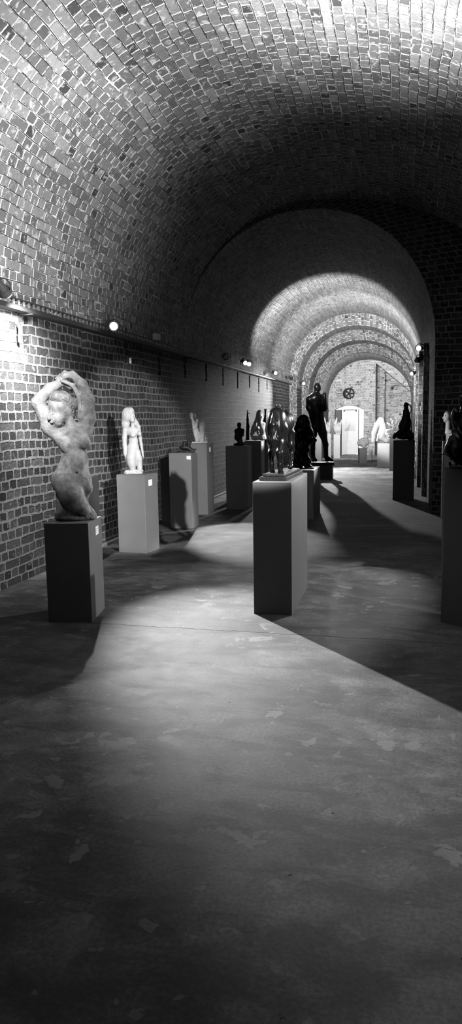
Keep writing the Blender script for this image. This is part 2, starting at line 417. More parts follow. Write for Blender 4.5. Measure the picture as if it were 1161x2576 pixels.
flat_wall('wall_left', (-3.45, Y3), (-3.45, Y2), 0, 2.6, M_WALL)
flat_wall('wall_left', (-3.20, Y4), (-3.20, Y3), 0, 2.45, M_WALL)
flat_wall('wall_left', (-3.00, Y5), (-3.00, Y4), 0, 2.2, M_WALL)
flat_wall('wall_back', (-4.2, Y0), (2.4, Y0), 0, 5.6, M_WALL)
# right-hand responds: brick strips standing a little proud of the wall
for k, (yy, pr) in enumerate(((14.6, 0.10), (16.4, 0.15), (18.6, 0.17), (21.2, 0.18))):
    bm = bmesh.new(); uvl = bm.loops.layers.uv.new('UVMap')
    bx(bm, 0.50 - pr, 0.52, yy, yy + 0.45, 0, ZS + 0.25)
    for f in bm.faces:
        for lp in f.loops: lp[uvl].uv = (lp.vert.co.x + lp.vert.co.y, lp.vert.co.z)
    o = obj('trim_%d' % (20 + k), bm, M_VAULT); o['kind'] = 'structure'
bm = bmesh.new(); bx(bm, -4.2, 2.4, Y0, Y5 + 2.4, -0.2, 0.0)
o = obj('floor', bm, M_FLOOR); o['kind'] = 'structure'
# low kerb at the foot of the left wall
bm = bmesh.new(); bx(bm, XL, XL + 0.05, 8.2, 24, 0, 0.04)
o = obj('baseboard_left', bm, M_PED, bevel=0.006); o['kind'] = 'structure'

# end wall: brick face with door opening, recessed panel, ledge, segmental arch
def end_wall():
    bm = bmesh.new(); uvl = bm.loops.layers.uv.new('UVMap')
    Y = Y5
    def q(x0, x1, z0, z1, y=Y):
        quad_uv(bm, uvl, [(x0, y, z0), (x1, y, z0), (x1, y, z1), (x0, y, z1)], [(x0, z0), (x1, z0), (x1, z1), (x0, z1)])
    xl, xr, zt = -2.72, -1.52, 1.90
    # wall around the opening whose head is a shallow arch
    q(-3.2, xl, 0, 2.30); q(xr, -1.06, 0, 2.30)
    n = 12; r = 0.20
    arc = [(xl + (xr - xl) * i / n, zt + r * sin(pi * i / n) ** 1.0 * 0.9) for i in range(n + 1)]
    for i in range(n):
        (x0, z0), (x1, z1) = arc[i], arc[i + 1]
        quad_uv(bm, uvl, [(x0, Y, z0), (x1, Y, z1), (x1, Y, 2.30), (x0, Y, 2.30)], [(x0, z0), (x1, z1), (x1, 2.3), (x0, 2.3)])
        quad_uv(bm, uvl, [(x0, Y, z0), (x0, Y + .5, z0), (x1, Y + .5, z1), (x1, Y, z1)], [(x0, 0), (x0, .5), (x1, .5), (x1, 0)])
    for x in (xl, xr):
        quad_uv(bm, uvl, [(x, Y, 0), (x, Y + .5, 0), (x, Y + .5, zt), (x, Y, zt)], [(0, 0), (.5, 0), (.5, zt), (0, zt)])
    # upper field, set back 12 cm between two flat strips
    q(-3.2, -2.72, 2.30, 4.2); q(-1.48, -1.06, 2.30, 4.2)
    q(-2.72, -1.48, 2.30, 4.2, Y + 0.12)
    for pts in ([(-2.72, Y, 2.3), (-2.72, Y + .12, 2.3), (-2.72, Y + .12, 4.2), (-2.72, Y, 4.2)], [(-1.48, Y, 2.3), (-1.48, Y + .12, 2.3), (-1.48, Y + .12, 4.2), (-1.48, Y, 4.2)],
                [(-2.72, Y, 2.3), (-1.48, Y, 2.3), (-1.48, Y + .12, 2.3), (-2.72, Y + .12, 2.3)]):
        quad_uv(bm, uvl, pts, [(p[0] + p[1], p[2]) for p in pts])
    # return into the side recess on the right
    quad_uv(bm, uvl, [(-1.06, Y, 0), (-1.06, Y + 1.3, 0), (-1.06, Y + 1.3, 4.2), (-1.06, Y, 4.2)], [(0, 0), (1.3, 0), (1.3, 4.2), (0, 4.2)])
    q(-1.06, -0.60, 0, 4.2, Y + 1.3)
    quad_uv(bm, uvl, [(-0.60, Y + 1.3, 0), (-0.60, Y + 0.9, 0), (-0.60, Y + .9, 4.2), (-0.60, Y + 1.3, 4.2)], [(0, 0), (.4, 0), (.4, 4.2), (0, 4.2)])
    q(-0.60, 0.9, 0, 4.2, Y + 0.9)
    # lintel closing the recess above, sloping down to the right
    quad_uv(bm, uvl, [(-1.06, Y + .01, 3.75), (0.6, Y + .01, 2.35), (0.6, Y + .01, 4.2), (-1.06, Y + .01, 4.2)], [(-1.06, 3.75), (.6, 2.35), (.6, 4.2), (-1.06, 4.2)])
    quad_uv(bm, uvl, [(-1.06, Y, 3.75), (0.6, Y, 2.35), (0.6, Y + 1.3, 2.35), (-1.06, Y + 1.3, 3.75)], [(0, 0), (2.1, 0), (2.1, 1.3), (0, 1.3)])
    # room behind the door
    q(-3.0, -1.2, 0, 2.4, Y + 1.6)
    quad_uv(bm, uvl, [(-3.0, Y + .5, 2.3), (-1.2, Y + .5, 2.3), (-1.2, Y + 1.6, 2.3), (-3.0, Y + 1.6, 2.3)], [(0, 0), (1.8, 0), (1.8, 1.1), (0, 1.1)])
    o = obj('wall_far', bm, M_END); o['kind'] = 'structure'
    bm = bmesh.new(); bx(bm, -2.82, -1.40, Y - 0.06, Y + 0.12, 2.26, 2.31)
    o = obj('trim_8', bm, M_SLAB, bevel=0.004); o['kind'] = 'structure'
    # brick arch over the door: header course standing 2 cm proud
    bm = bmesh.new(); uvl = bm.loops.layers.uv.new('UVMap')
    n = 16
    for i in range(n):
        t0, t1 = i / n, (i + 1) / n
        def pt(t, e):
            x = xl - 0.10 + (xr - xl + 0.20) * t; return (x, zt + 0.06 + 0.18 * sin(pi * t) + e)
        a0, a1, b0, b1 = pt(t0, 0), pt(t1, 0), pt(t0, .22), pt(t1, .22)
        for y in (Y - 0.02,):
            quad_uv(bm, uvl, [(a0[0], y, a0[1]), (a1[0], y, a1[1]), (b1[0], y, b1[1]), (b0[0], y, b0[1])], [(0, a0[0]), (0, a1[0]), (.22, a1[0]), (.22, a0[0])])
        quad_uv(bm, uvl, [(a0[0], Y - .02, a0[1]), (a1[0], Y - .02, a1[1]), (a1[0], Y, a1[1]), (a0[0], Y, a0[1])], [(0, 0), (.1, 0), (.1, .02), (0, .02)])
        quad_uv(bm, uvl, [(b0[0], Y - .02, b0[1]), (b1[0], Y - .02, b1[1]), (b1[0], Y, b1[1]), (b0[0], Y, b0[1])], [(0, 0), (.1, 0), (.1, .02), (0, .02)])
    o = obj('trim_9', bm, M_END); o['kind'] = 'structure'
    # corner strips
    for k, (a, b, yy, mt) in enumerate(((-2.98, -2.84, Y - 0.05, M_END), (-1.30, -1.07, Y - 0.06, M_END), (-0.92, -0.72, Y + 0.85, M_END))):
        bm = bmesh.new(); uvl = bm.loops.layers.uv.new('UVMap'); bx(bm, a, b, yy, yy + 0.12, 0, 3.9)
        for f in bm.faces:
            for lp in f.loops: lp[uvl].uv = (lp.vert.co.x + lp.vert.co.y, lp.vert.co.z)
        o = obj('trim_%d' % (10 + k), bm, mt); o['kind'] = 'structure'
end_wall()
# door: frame, open dark leaf, pale leaf with upper pane
def door():
    Y = Y5
    r = empty('door_1', (-2.10, Y + 0.1, 0)); r['kind'] = 'structure'
    bm = bmesh.new()
    bx(bm, -0.34, -0.27, 0, 0.08, 0, 1.88); bx(bm, 0.27, 0.34, 0, 0.08, 0, 1.88); bx(bm, -0.34, 0.34, 0, 0.08, 1.88, 1.95)
    obj('door_frame', bm, M_DOORW, r, bevel=0.004)
    bm = bmesh.new(); bx(bm, -0.27, 0.27, 0.02, 0.06, 0.02, 1.0); bx(bm, -0.27, -0.22, 0.02, 0.06, 1.0, 1.86); bx(bm, 0.22, 0.27, 0.02, 0.06, 1.0, 1.86); bx(bm, -0.27, 0.27, 0.02, 0.06, 1.80, 1.86)
    leaf = obj('door_leaf', bm, M_DOORW, r, bevel=0.003)
    bm = bmesh.new(); bx(bm, -0.22, 0.22, 0.035, 0.045, 1.0, 1.80)
    g = NT('pane_glass'); g.b.inputs['Base Color'].default_value = (.8, .8, .8, 1); g.b.inputs['Roughness'].default_value = 0.25; g.b.inputs['Transmission Weight'].default_value = 0.6
    obj('pane', bm, g.m, leaf)
    bm = bmesh.new(); bx(bm, -0.60, 0.58, 0.09, 0.13, 1.88, 2.12); obj('fanlight_panel', bm, M_DOORW, r)
    bm = bmesh.new(); bx(bm, -0.60, -0.36, -0.02, 0.02, 0.02, 1.88); d = obj('dark_leaf', bm, M_DOORD, r, bevel=0.004); d['label'] = 'dark folded door leaf'
    bm = bmesh.new(); bx(bm, 0.36, 0.57, -0.02, 0.02, 0.02, 1.88); d = obj('side_panel', bm, M_DOORW, r, bevel=0.004)
door()

# ------------------------------------------------------------------ signed-distance sculpting
class Sculpt:
    """sculpture body: organic volumes fused smoothly, meshed once; coordinates in sculpt units, u metres each"""
    def __init__(s, u, cx, cz):
        s.u, s.cx, s.cz = u, cx, cz; s.ops = []
    def p(s, q):
        x, y, z = q
        return np.array([(x - s.cx) * s.u, y * s.u, (s.cz - z) * s.u], dtype=np.float32)
    def cap(s, a, b, ra, rb=None, k=18, fy=1.0, cut=False):
        rb = ra if rb is None else rb
        s.ops.append(('c', s.p(a), s.p(b), ra * s.u, rb * s.u, k * s.u, fy, cut)); return s
    def chain(s, pts, rs, k=14, fy=1.0):
        for i in range(len(pts) - 1): s.cap(pts[i], pts[i + 1], rs[i], rs[i + 1], k, fy)
        return s
    def ell(s, c, r, rot=0.0, k=18, cut=False):
        s.ops.append(('e', s.p(c), np.array(r, dtype=np.float32) * s.u, radians(rot), 0, k * s.u, 1, cut)); return s
    def box(s, c, r, rnd=5, k=6, cut=False):
        s.ops.append(('b', s.p(c), np.array(r, dtype=np.float32) * s.u, rnd * s.u, 0, k * s.u, 1, cut)); return s
    def bounds(s):
        lo = np.full(3, 1e9); hi = -lo
        for o in s.ops:
            if o[-1]: continue
            if o[0] == 'c':
                r = max(o[3], o[4])
                for q in (o[1], o[2]): lo = np.minimum(lo, q - r); hi = np.maximum(hi, q + r)
            else:
                r = max(o[2]) if o[0] == 'e' and o[3] else o[2]
                lo = np.minimum(lo, o[1] - r); hi = np.maximum(hi, o[1] + r)
        return lo, hi
    def ev(s, X, Y, Z):
        D = np.full(X.shape, 1e3, dtype=np.float32)
        for o in s.ops:
            if o[0] == 'c':
                _, a, b, ra, rb, k, fy, cut = o
                ba = b - a; bb = float(ba @ ba) + 1e-12
                px, py, pz = X - a[0], (Y - a[1]) / fy, Z - a[2]
                h = np.clip((px * ba[0] + py * ba[1] + pz * ba[2]) / bb, 0, 1)
                d = np.sqrt((px - ba[0] * h) ** 2 + (py - ba[1] * h) ** 2 + (pz - ba[2] * h) ** 2) - (ra + (rb - ra) * h)
                d = d * min(fy, 1.0)
            elif o[0] == 'e':
                _, c, r, rot, _, k, _, cut = o
                px, py, pz = X - c[0], Y - c[1], Z - c[2]
                if rot:
                    cr, sr = cos(rot), sin(rot); px, pz = px * cr + pz * sr, -px * sr + pz * cr
                k0 = np.sqrt((px / r[0]) ** 2 + (py / r[1]) ** 2 + (pz / r[2]) ** 2)
                k1 = np.sqrt((px / r[0] ** 2) ** 2 + (py / r[1] ** 2) ** 2 + (pz / r[2] ** 2) ** 2) + 1e-9
                d = k0 * (k0 - 1) / k1
            else:
                _, c, r, rn, _, k, _, cut = o
                qx, qy, qz = np.abs(X - c[0]) - r[0] + rn, np.abs(Y - c[1]) - r[1] + rn, np.abs(Z - c[2]) - r[2] + rn
                d = np.sqrt(np.maximum(qx, 0) ** 2 + np.maximum(qy, 0) ** 2 + np.maximum(qz, 0) ** 2) + np.minimum(np.maximum(qx, np.maximum(qy, qz)), 0) - rn
            if cut:
                h = np.clip(0.5 - 0.5 * (D + d) / k, 0, 1)
                D = D * (1 - h) - d * h + k * h * (1 - h)
            else:
                h = np.clip(0.5 + 0.5 * (D - d) / k, 0, 1)
                D = D * (1 - h) + d * h - k * h * (1 - h)
        return D
    def mesh(s, name, mat, parent, res=90, rough=0.0, folds=None, floor=None, sub=None, trim=None):
        lo, hi = s.bounds(); pad = 0.03 * (hi - lo).max(); lo = lo - pad; hi = hi + pad
        if floor is not None: lo[2] = floor - 1e-4
        st = float((hi - lo).max()) / res
        ns = np.ceil((hi - lo) / st).astype(int) + 1
        ax = [lo[i] + st * np.arange(ns[i]) for i in range(3)]
        X, Y, Z = np.meshgrid(*[a.astype(np.float32) for a in ax], indexing='ij')
        D = s.ev(X, Y, Z)
        if folds is not None: D = D + folds(X, Y, Z, D)
        if rough:
            a = 1.0 / s.u / 40
            D = D + rough * (np.sin(X * 90 + 3 * np.sin(Z * 40)) * np.sin(Y * 80 + 2 * np.sin(X * 50)) * np.sin(Z * 100 + 2 * np.sin(Y * 60)))
        if sub is not None: D = np.maximum(D, -sub.ev(X, Y, Z))
        if trim is not None: D = np.maximum(D, trim(X, Y, Z))
        if floor is not None: D = np.maximum(D, floor - Z + 1e-5); D[:, :, 0] = np.maximum(D[:, :, 0], st * 0.01)
        vs, fs = surface_nets(D, lo, st)
        me = bpy.data.meshes.new(name); me.from_pydata(vs.tolist(), [], fs.tolist()); me.update()
        return link(name, me, mat, parent, smooth=True)
def surface_nets(D, lo, st):
    ins = D < 0
    nx, ny, nz = D.shape
    c = (slice(0, -1), slice(1, None))
    cnt = np.zeros((nx - 1, ny - 1, nz - 1), np.float32); acc = np.zeros((3,) + cnt.shape, np.float32)
    for axis in range(3):
        for i in range(2):
            for j in range(2):
                sl0 = [None] * 3; sl1 = [None] * 3
                o = [a for a in range(3) if a != axis]
                sl0[axis], sl1[axis] = c[0], c[1]
                sl0[o[0]] = sl1[o[0]] = c[i]; sl0[o[1]] = sl1[o[1]] = c[j]
                a, b = D[tuple(sl0)], D[tuple(sl1)]
                m = (a < 0) != (b < 0)
                t = np.where(m, a / np.where(m, a - b, 1), 0)
                cnt += m; acc[axis] += np.where(m, t, 0); acc[o[0]] += m * i; acc[o[1]] += m * j
    act = cnt > 0
    idx = -np.ones(cnt.shape, np.int64); idx[act] = np.arange(act.sum())
    g = np.argwhere(act).astype(np.float32)
    v = lo[None, :] + st * (g + (acc[:, act] / cnt[act]).T)
    faces = []
    for axis in range(3):
        o = [a for a in range(3) if a != axis]
        sl0 = [slice(1, -1)] * 3; sl1 = [slice(1, -1)] * 3
        sl0[axis] = slice(0, -1); sl1[axis] = slice(1, None)
        a, b = ins[tuple(sl0)], ins[tuple(sl1)]
        for mm, flip in ((a & ~b, False), (~a & b, True)):
            e = np.argwhere(mm)
            if not len(e): continue
            e[:, o[0]] += 1; e[:, o[1]] += 1
            def at(d0, d1):
                q = e.copy(); q[:, o[0]] -= d0; q[:, o[1]] -= d1
                return idx[q[:, 0], q[:, 1], q[:, 2]]
            f = np.stack([at(1, 1), at(0, 1), at(0, 0), at(1, 0)], 1)
            if axis == 1: f = f[:, ::-1]
            if flip: f = f[:, ::-1]
            faces.append(f)
    return v, np.concatenate(faces)
def hand(S, wrist, tip, r, spread=(0, 0, 1), curl=(0, 0, 0)):
    """palm and five unequal bent fingers from the wrist towards the fingertips"""
    wv, tv = np.array(wrist, float), np.array(tip, float); d = tv - wv; L = np.linalg.norm(d)
    sp = np.array(spread, float); sp = sp / (np.linalg.norm(sp) + 1e-9); cu = np.array(curl, float)
    palm = wv + d * 0.48
    S.cap(tuple(wv), tuple(palm), r * 0.85, r, r * 0.6)
    for i, (off, ln) in enumerate(((-0.75, 0.86), (-0.27, 1.0), (0.25, 0.96), (0.72, 0.78))):
        b = palm + sp * off * r; m = b + d * 0.27 * ln + cu * 0.3; e = b + d * 0.52 * ln + cu
        S.chain([tuple(b), tuple(m), tuple(e)], [r * 0.30, r * 0.26, r * 0.20], r * 0.10)
    b = wv + d * 0.2 - sp * r * 0.7
    S.chain([tuple(b), tuple(b + d * 0.22 - sp * r * 0.6), tuple(b + d * 0.42 - sp * r * 0.5 + cu * 0.5)], [r * 0.36, r * 0.3, r * 0.22], r * 0.12)
def place(name, x, y, z, label, cat='sculpture', group=None, rz=None):
    """thing whose local +Y points away from the visitor's standpoint"""
    a = atan2(y, x) - pi / 2 if rz is None else rz
    o = empty(name, (x, y, z), a); tag(o, label, cat, group); return o

# ------------------------------------------------------------------ pedestals
def pedestal(fl, fr, depth, h, label, mat=None, card=None, group=None, side_mat=None):
    """fl, fr: front corners on the floor (x,y); depth away from the viewer"""
    mat = mat or M_PED
    e = Vector(fr) - Vector(fl); W = e.length; ang = atan2(e.y, e.x)
    o = empty('pedestal', (fl[0], fl[1], 0), ang); tag(o, label, 'pedestal', group or 'pedestals along the gallery')
    bm = bmesh.new(); bx(bm, 0, W, 0, depth, 0.0, h - 0.012)
    obj('body', bm, mat, o, bevel=0.003)
    bm = bmesh.new(); bx(bm, 0, W, 0, depth, h - 0.012, h)
    obj('top_board', bm, mat, o, bevel=0.0025)
    if card:
        side, dx, z = card
        bm = bmesh.new()
        if side == 'right': bx(bm, W, W + 0.003, depth * dx, depth * dx + 0.09, z - 0.07, z)
        else: bx(bm, W * dx, W * dx + 0.06, -0.003, 0.0, z - 0.05, z)
        c = obj('label_card', bm, M_LABEL, o)
        bm = bmesh.new()
        for k in range(3):
            zz = z - 0.018 - k * 0.015
            if side == 'right': bx(bm, W + 0.003, W + 0.0036, depth * dx + 0.012, depth * dx + 0.07 - 0.012 * k, zz - 0.003, zz)
            else: bx(bm, W * dx + 0.008, W * dx + 0.05 - 0.01 * k, -0.0036, -0.003, zz - 0.002, zz)
        obj('print', bm, M_INK, c)
    return o
pedestal((-2.73, 5.02), (-2.38, 5.08), 0.42, 0.80, 'grey pedestal under the rough nude with raised arms', card=('right', 0.5, 0.74))
pedestal((-3.33, 7.95), (-2.96, 7.91), 0.36, 0.95, 'pale grey pedestal under the white kneeling nude', card=('right', 0.3, 0.88))
pedestal((-3.30, 9.86), (-2.96, 9.86), 0.32, 1.11, 'pale pedestal carrying a low dark bronze, behind the white nude', card=('front', 0.8, 1.07))
pedestal((-3.46, 11.36), (-3.14, 11.36), 0.42, 1.20, 'tall grey pedestal under the grey angular figures', card=('right', 0.4, 1.12))
pedestal((-1.16, 5.56), (-0.845, 5.56), 0.98, 1.09, 'long grey pedestal under the dark bronze horse')
pedestal((-1.62, 11.0), (-1.32, 11.0), 0.90, 0.78, 'streaked wooden pedestal under the kneeling hooded bronze', M_PEDS)
pedestal((-2.24, 18.15), (-1.71, 18.15), 0.34, 0.37, 'low dark plinth under the tall standing bronze man', M_DARKW)
pedestal((-3.00, 12.1), (-2.61, 12.1), 0.36, 1.12, 'dark pedestal under the small round-headed silhouette bronze')
pedestal((-2.92, 13.3), (-2.60, 13.3), 0.34, 1.17, 'dark-fronted pedestal under the white hooded bust', card=('right', 0.3, 1.14))
pedestal((-3.10, 15.4), (-2.85, 15.4), 0.30, 1.03, 'narrow pedestal left of the bronze horse, in the row by the wall')
pedestal((-3.22, 14.2), (-2.98, 14.2), 0.28, 1.12, 'pedestal under the slim dark pointed sculpture')
pedestal((-2.86, 27.75), (-2.66, 27.75), 0.22, 0.94, 'pale pedestal under pointed white sculpture, left one by the door', M_PEDW)
pedestal((-2.56, 27.75), (-2.32, 27.75), 0.24, 0.93, 'pale pedestal under pointed white sculpture, right one by the door', M_PEDW)
pedestal((-2.92, 24.3), (-2.66, 24.3), 0.3, 0.95, 'pale pedestal seen between the bronze man\'s legs', M_PEDW)
pedestal((-1.385, 24.50), (-1.13, 24.55), 0.28, 0.52, 'small low pedestal under the lumpy dark head', M_PED)
pedestal((-0.72, 22.40), (-0.32, 22.30), 0.36, 0.77, 'wide white pedestal under the veiled plaster figure', M_PEDW)
pedestal((-0.34, 21.3), (0.02, 21.2), 0.36, 0.96, 'white pedestal under the plaster group by the right wall', M_PEDW)
pedestal((-0.15, 13.85), (0.21, 13.80), 0.30, 1.14, 'black pedestal under the dark seated figure by the right pier', M_DARKW)
pedestal((0.62, 11.35), (0.98, 11.35), 0.30, 1.20, 'dark pedestal under the pale-faced bust on the right')
pedestal((0.47, 8.45), (0.82, 8.35), 0.34, 1.15, 'dark pedestal behind the near draped bronze on the right')
pedestal((0.32, 5.60), (0.70, 5.36), 0.40, 1.21, 'nearest dark grey pedestal under the draped bronze, at right edge', card=('front', 0.62, 0.50))
pedestal((0.378, 3.80), (0.70, 3.72), 0.30, 0.55, 'low pedestal sliver at the right edge, nearest the viewer')
pedestal((-3.62, 7.15), (-3.33, 7.15), 0.28, 0.98, 'black box against the wall behind the raised-arms nude', M_DARKW)
pedestal((-3.64, 10.45), (-3.50, 10.45), 0.22, 1.02, 'black box against the wall between the pale pedestals', M_DARKW)

# ------------------------------------------------------------------ sculpture: nude with raised arms
def raised_arms():
    r = place('nude_sculpture', -2.59, 5.29, 0.80, 'rough sandstone nude torso with arms raised over head, on the near left pedestal')
    S = Sculpt(0.00114, 520, 1182)
    S.ell((512, 0, 905), (128, 92, 105)).ell((535, 0, 760), (98, 72, 110)).ell((530, 0, 620), (104, 74, 105), k=40)
    S.ell((512, 5, 840), (112, 80, 90), k=40)
    S.cap((440, 5, 565), (612, 5, 540), 42, 46, 30)
    S.ell((607, -58, 632), (44, 36, 46), k=26).ell((488, -50, 650), (50, 38, 50), k=28)
    S.ell((540, -62, 780), (60, 22, 90), k=30)
    S.chain([(455, -20, 905), (505, -55, 1010), (565, -62, 1110)], [92, 80, 62], 24)      # near thigh
    S.chain([(600, 0, 900), (605, 0, 965), (575, 20, 1060)], [48, 42, 30], 22)             # far thigh
    S.chain([(450, 30, 980), (445, 40, 1150)], [58, 58], 24)
    S.chain([(575, 20, 1100), (620, 10, 1150), (640, 0, 1165)], [55, 40, 30], 18)
    S.ell((515, 10, 1150), (138, 105, 55), k=24)
    S.ell((545, -78, 845), (7, 12, 9), k=6, cut=True)
    S.cap((548, 5, 560), (500, -5, 465), 40, 36, 20)
    # head tipped to the left
    S.ell((450, -10, 395), (78, 72, 98), 24, k=16)
    S.ell((425, -35, 455), (52, 50, 58), 10, k=16)
    S.ell((430, -40, 500), (26, 26, 20), k=12)
    S.cap((385, -62, 410), (371, -72, 462), 7, 13, 7)
    S.ell((386, -70, 483), (13, 7, 4), k=4).ell((390, -68, 491), (12, 7, 4), k=4)
    S.ell((410, -80, 425), (18, 14, 11), k=6, cut=True).ell((366, -55, 425), (10, 14, 10), k=6, cut=True)
    S.ell((404, -74, 428), (11, 8, 7), k=3)
    S.ell((497, -40, 430), (12, 8, 22), k=5)
    # left arm (viewer's left)
    S.chain([(455, 10, 600), (372, 10, 520), (298, 5, 352)], [62, 54, 42], 26)
    S.chain([(298, 5, 348), (385, 15, 255), (480, 20, 205)], [44, 38, 27], 16)
    hand(S, (480, 18, 205), (590, -5, 285), 24, (0.4, -0.8, -0.4), (0, 0, 12))
    # right arm
    S.chain([(612, 15, 560), (640, 10, 460), (648, 5, 340)], [56, 50, 43], 26)
    S.chain([(648, 5, 336), (610, 0, 230), (545, -8, 160)], [43, 36, 27], 16)
    hand(S, (545, -8, 160), (425, -5, 175), 25, (0.1, -0.3, 0.9), (0, 0, 22))
    S.chain([(470, -30, 205), (545, -25, 235), (582, -22, 310), (588, -15, 400), (575, -5, 460)], [9, 15, 17, 15, 12], 10)
    # stub of block filling behind
    body = S.mesh('body', M_SAND, r, res=190, rough=0.0016, floor=0.0)
    H = Sculpt(0.00114, 520, 1182)
    H.ell((462, 8, 360), (88, 80, 92), 20).ell((505, 30, 420), (50, 50, 60), k=20).ell((440, -20, 320), (60, 60, 45), k=14)
    H.ell((540, 30, 360), (40, 42, 45), k=12)
    K = Sculpt(0.00114, 520, 1182); K.ell((405, -60, 440), (68, 68, 92), 14)
    H.mesh('hair', M_SANDH, r, res=90, rough=0.004, sub=K)
    B = Sculpt(0.00114, 520, 1182)
    B.ell((525, 0, 1165), (148, 115, 40)).ell((610, -30, 1155), (60, 60, 42), k=20)
    B.mesh('base', M_SANDH, r, res=80, rough=0.003, floor=0.0)
raised_arms()

def kneeling_nude():
    r = place('nude_sculpture', -3.17, 8.10, 0.95, 'bright white plaster nude with long hair, kneeling on the second pedestal')
    U, cx, cz = 0.000447, 470, 1990
    S = Sculpt(U, cx, cz)
    S.ell((490, 0, 860), (165, 95, 140)).ell((500, 0, 1110), (128, 88, 160), k=70).ell((485, -5, 1290), (165, 110, 150), k=60).ell((470, 0, 1430), (155, 112, 130), k=50)
    S.cap((290, 25, 800), (650, 30, 810), 72, 62, 50)
    S.ell((490, -68, 925), (84, 66, 84), k=34).ell((490, -84, 950), (58, 52, 48), k=30).ell((660, -46, 905), (62, 66, 76), k=30).ell((672, -70, 925), (40, 46, 42), k=24)
    S.cap((495, 5, 760), (492, -5, 600), 56, 48, 34)
    S.chain([(440, -20, 1430), (430, -40, 1560), (435, -50, 1700), (455, -50, 1870)], [122, 128, 112, 80], 60)
    S.chain([(600, 0, 1400), (636, -20, 1600), (642, -10, 1880)], [80, 84, 74], 34)
    S.chain([(285, 20, 830), (265, 25, 1020), (262, 20, 1200), (275, 0, 1440), (300, -20, 1560)], [74, 66, 58, 52, 38], 26)
    hand(S, (300, -20, 1560), (350, -40, 1740), 38, (0.3, -0.9, 0), (6, 0, 0))
    S.chain([(655, 40, 830), (685, 60, 1050), (705, 60, 1200), (738, 45, 1440)], [58, 48, 44, 32], 22)
    hand(S, (738, 45, 1440), (752, 30, 1610), 30, (0.3, -0.9, 0), (4, 0, 0))
    # face
    S.ell((480, -40, 470), (92, 92, 145), k=24).ell((505, -80, 560), (52, 46, 44), k=20)
    S.cap((535, -118, 430), (560, -135, 508), 9, 19, 10)
    S.ell((545, -120, 548), (22, 14, 8), k=6).ell((540, -118, 566), (22, 14, 9), k=6)
    S.ell((515, -118, 452), (26, 18, 15), k=8, cut=True).ell((568, -100, 452), (14, 18, 13), k=8, cut=True)
    S.ell((512, -106, 455), (16, 11, 9), k=3)
    S.mesh('body', M_PLASTER, r, res=200)
    H = Sculpt(U, cx, cz)
    H.ell((375, 10, 400), (168, 150, 205)).chain([(320, 40, 480), (305, 50, 640), (300, 60, 760)], [112, 105, 85], 40).chain([(450, 60, 480), (560, 70, 620), (660, 75, 740)], [110, 85, 48], 40)
    H.ell((455, -30, 330), (92, 110, 130), k=40)
    K = Sculpt(U, cx, cz); K.ell((525, -100, 500), (95, 110, 185), -6); K.ell((430, -120, 640), (85, 100, 110), k=40)
    def strands(X, Y, Z, D): return 0.0012 * np.sin(np.arctan2(Y - 0.01, X + 0.045) * 26 + Z * 14)
    H.mesh('hair', M_PLASTER, r, res=120, sub=K, folds=strands)
    B = Sculpt(U, cx, cz)
    B.box((480, 0, 1945), (235, 150, 60), 45).ell((300, -60, 1945), (85, 90, 62), k=20).ell((560, -80, 1920), (120, 70, 50), k=20).ell((690, -20, 1910), (50, 50, 30), k=16)
    B.mesh('base', M_PLASTER2, r, res=90, rough=0.004, floor=0.0)
kneeling_nude()

def angular_pair():
    r = place('figure_sculpture', -3.30, 11.55, 1.20, 'grey angular pair of figures with a wing, on the tall pedestal in the shadow')
    S = Sculpt(0.000691, 600, 905)
    S.ell((405, 0, 240), (42, 38, 72), 8).chain([(398, 0, 290), (470, 5, 430)], [34, 22], 8).chain([(470, 10, 215), (492, 10, 240), (492, 10, 290)], [20, 22, 16], 6)
    S.cap((358, -10, 245), (345, -15, 248), 12, 8, 5)
    S.ell((530, 0, 375), (42, 40, 50), k=8).cap((520, 0, 400), (490, 0, 560), 34, 46, 12)
    S.chain([(440, 0, 480), (470, 0, 620), (520, 0, 860)], [36, 52, 44], 14).chain([(520, -10, 560), (560, -10, 700), (600, 0, 860)], [30, 34, 26], 8)
    S.cap((415, 10, 350), (430, 10, 520), 18, 22, 8)
    S.ell((655, 30, 480), (72, 34, 160), -4, k=12).chain([(640, 30, 560), (650, 30, 870)], [70, 44], 16).ell((620, 20, 380), (14, 40, 40), k=10, cut=True)
    S.mesh('figure', M_GREY, r, res=110, floor=0.0)
    B = Sculpt(0.000691, 600, 905); B.box((580, 0, 890), (190, 130, 16), 6); B.mesh('base', M_PLASTER2, r, res=60, floor=0.0)
angular_pair()
def low_bird():
    r = place('bird_sculpture', -3.08, 10.02, 1.11, 'low dark bronze with a raised blade, on the pedestal behind the white nude')
    S = Sculpt(0.000581, 330, 1110)
    S.ell((300, 0, 980), (150, 80, 70)).chain([(330, 0, 620), (365, 0, 760), (400, 0, 900)], [8, 22, 50], 20).chain([(400, -10, 1010), (480, -15, 1060), (575, -20, 1030)], [55, 48, 16], 18)
    S.ell((280, -40, 880), (45, 40, 70), k=20)
    S.mesh('figure', M_BRONZE2, r, res=90)
    B = Sculpt(0.000581, 330, 1130); B.box((330, 0, 1112), (230, 150, 18), 6); B.mesh('base', M_BRONZE2, r, res=60, floor=0.0)
low_bird()

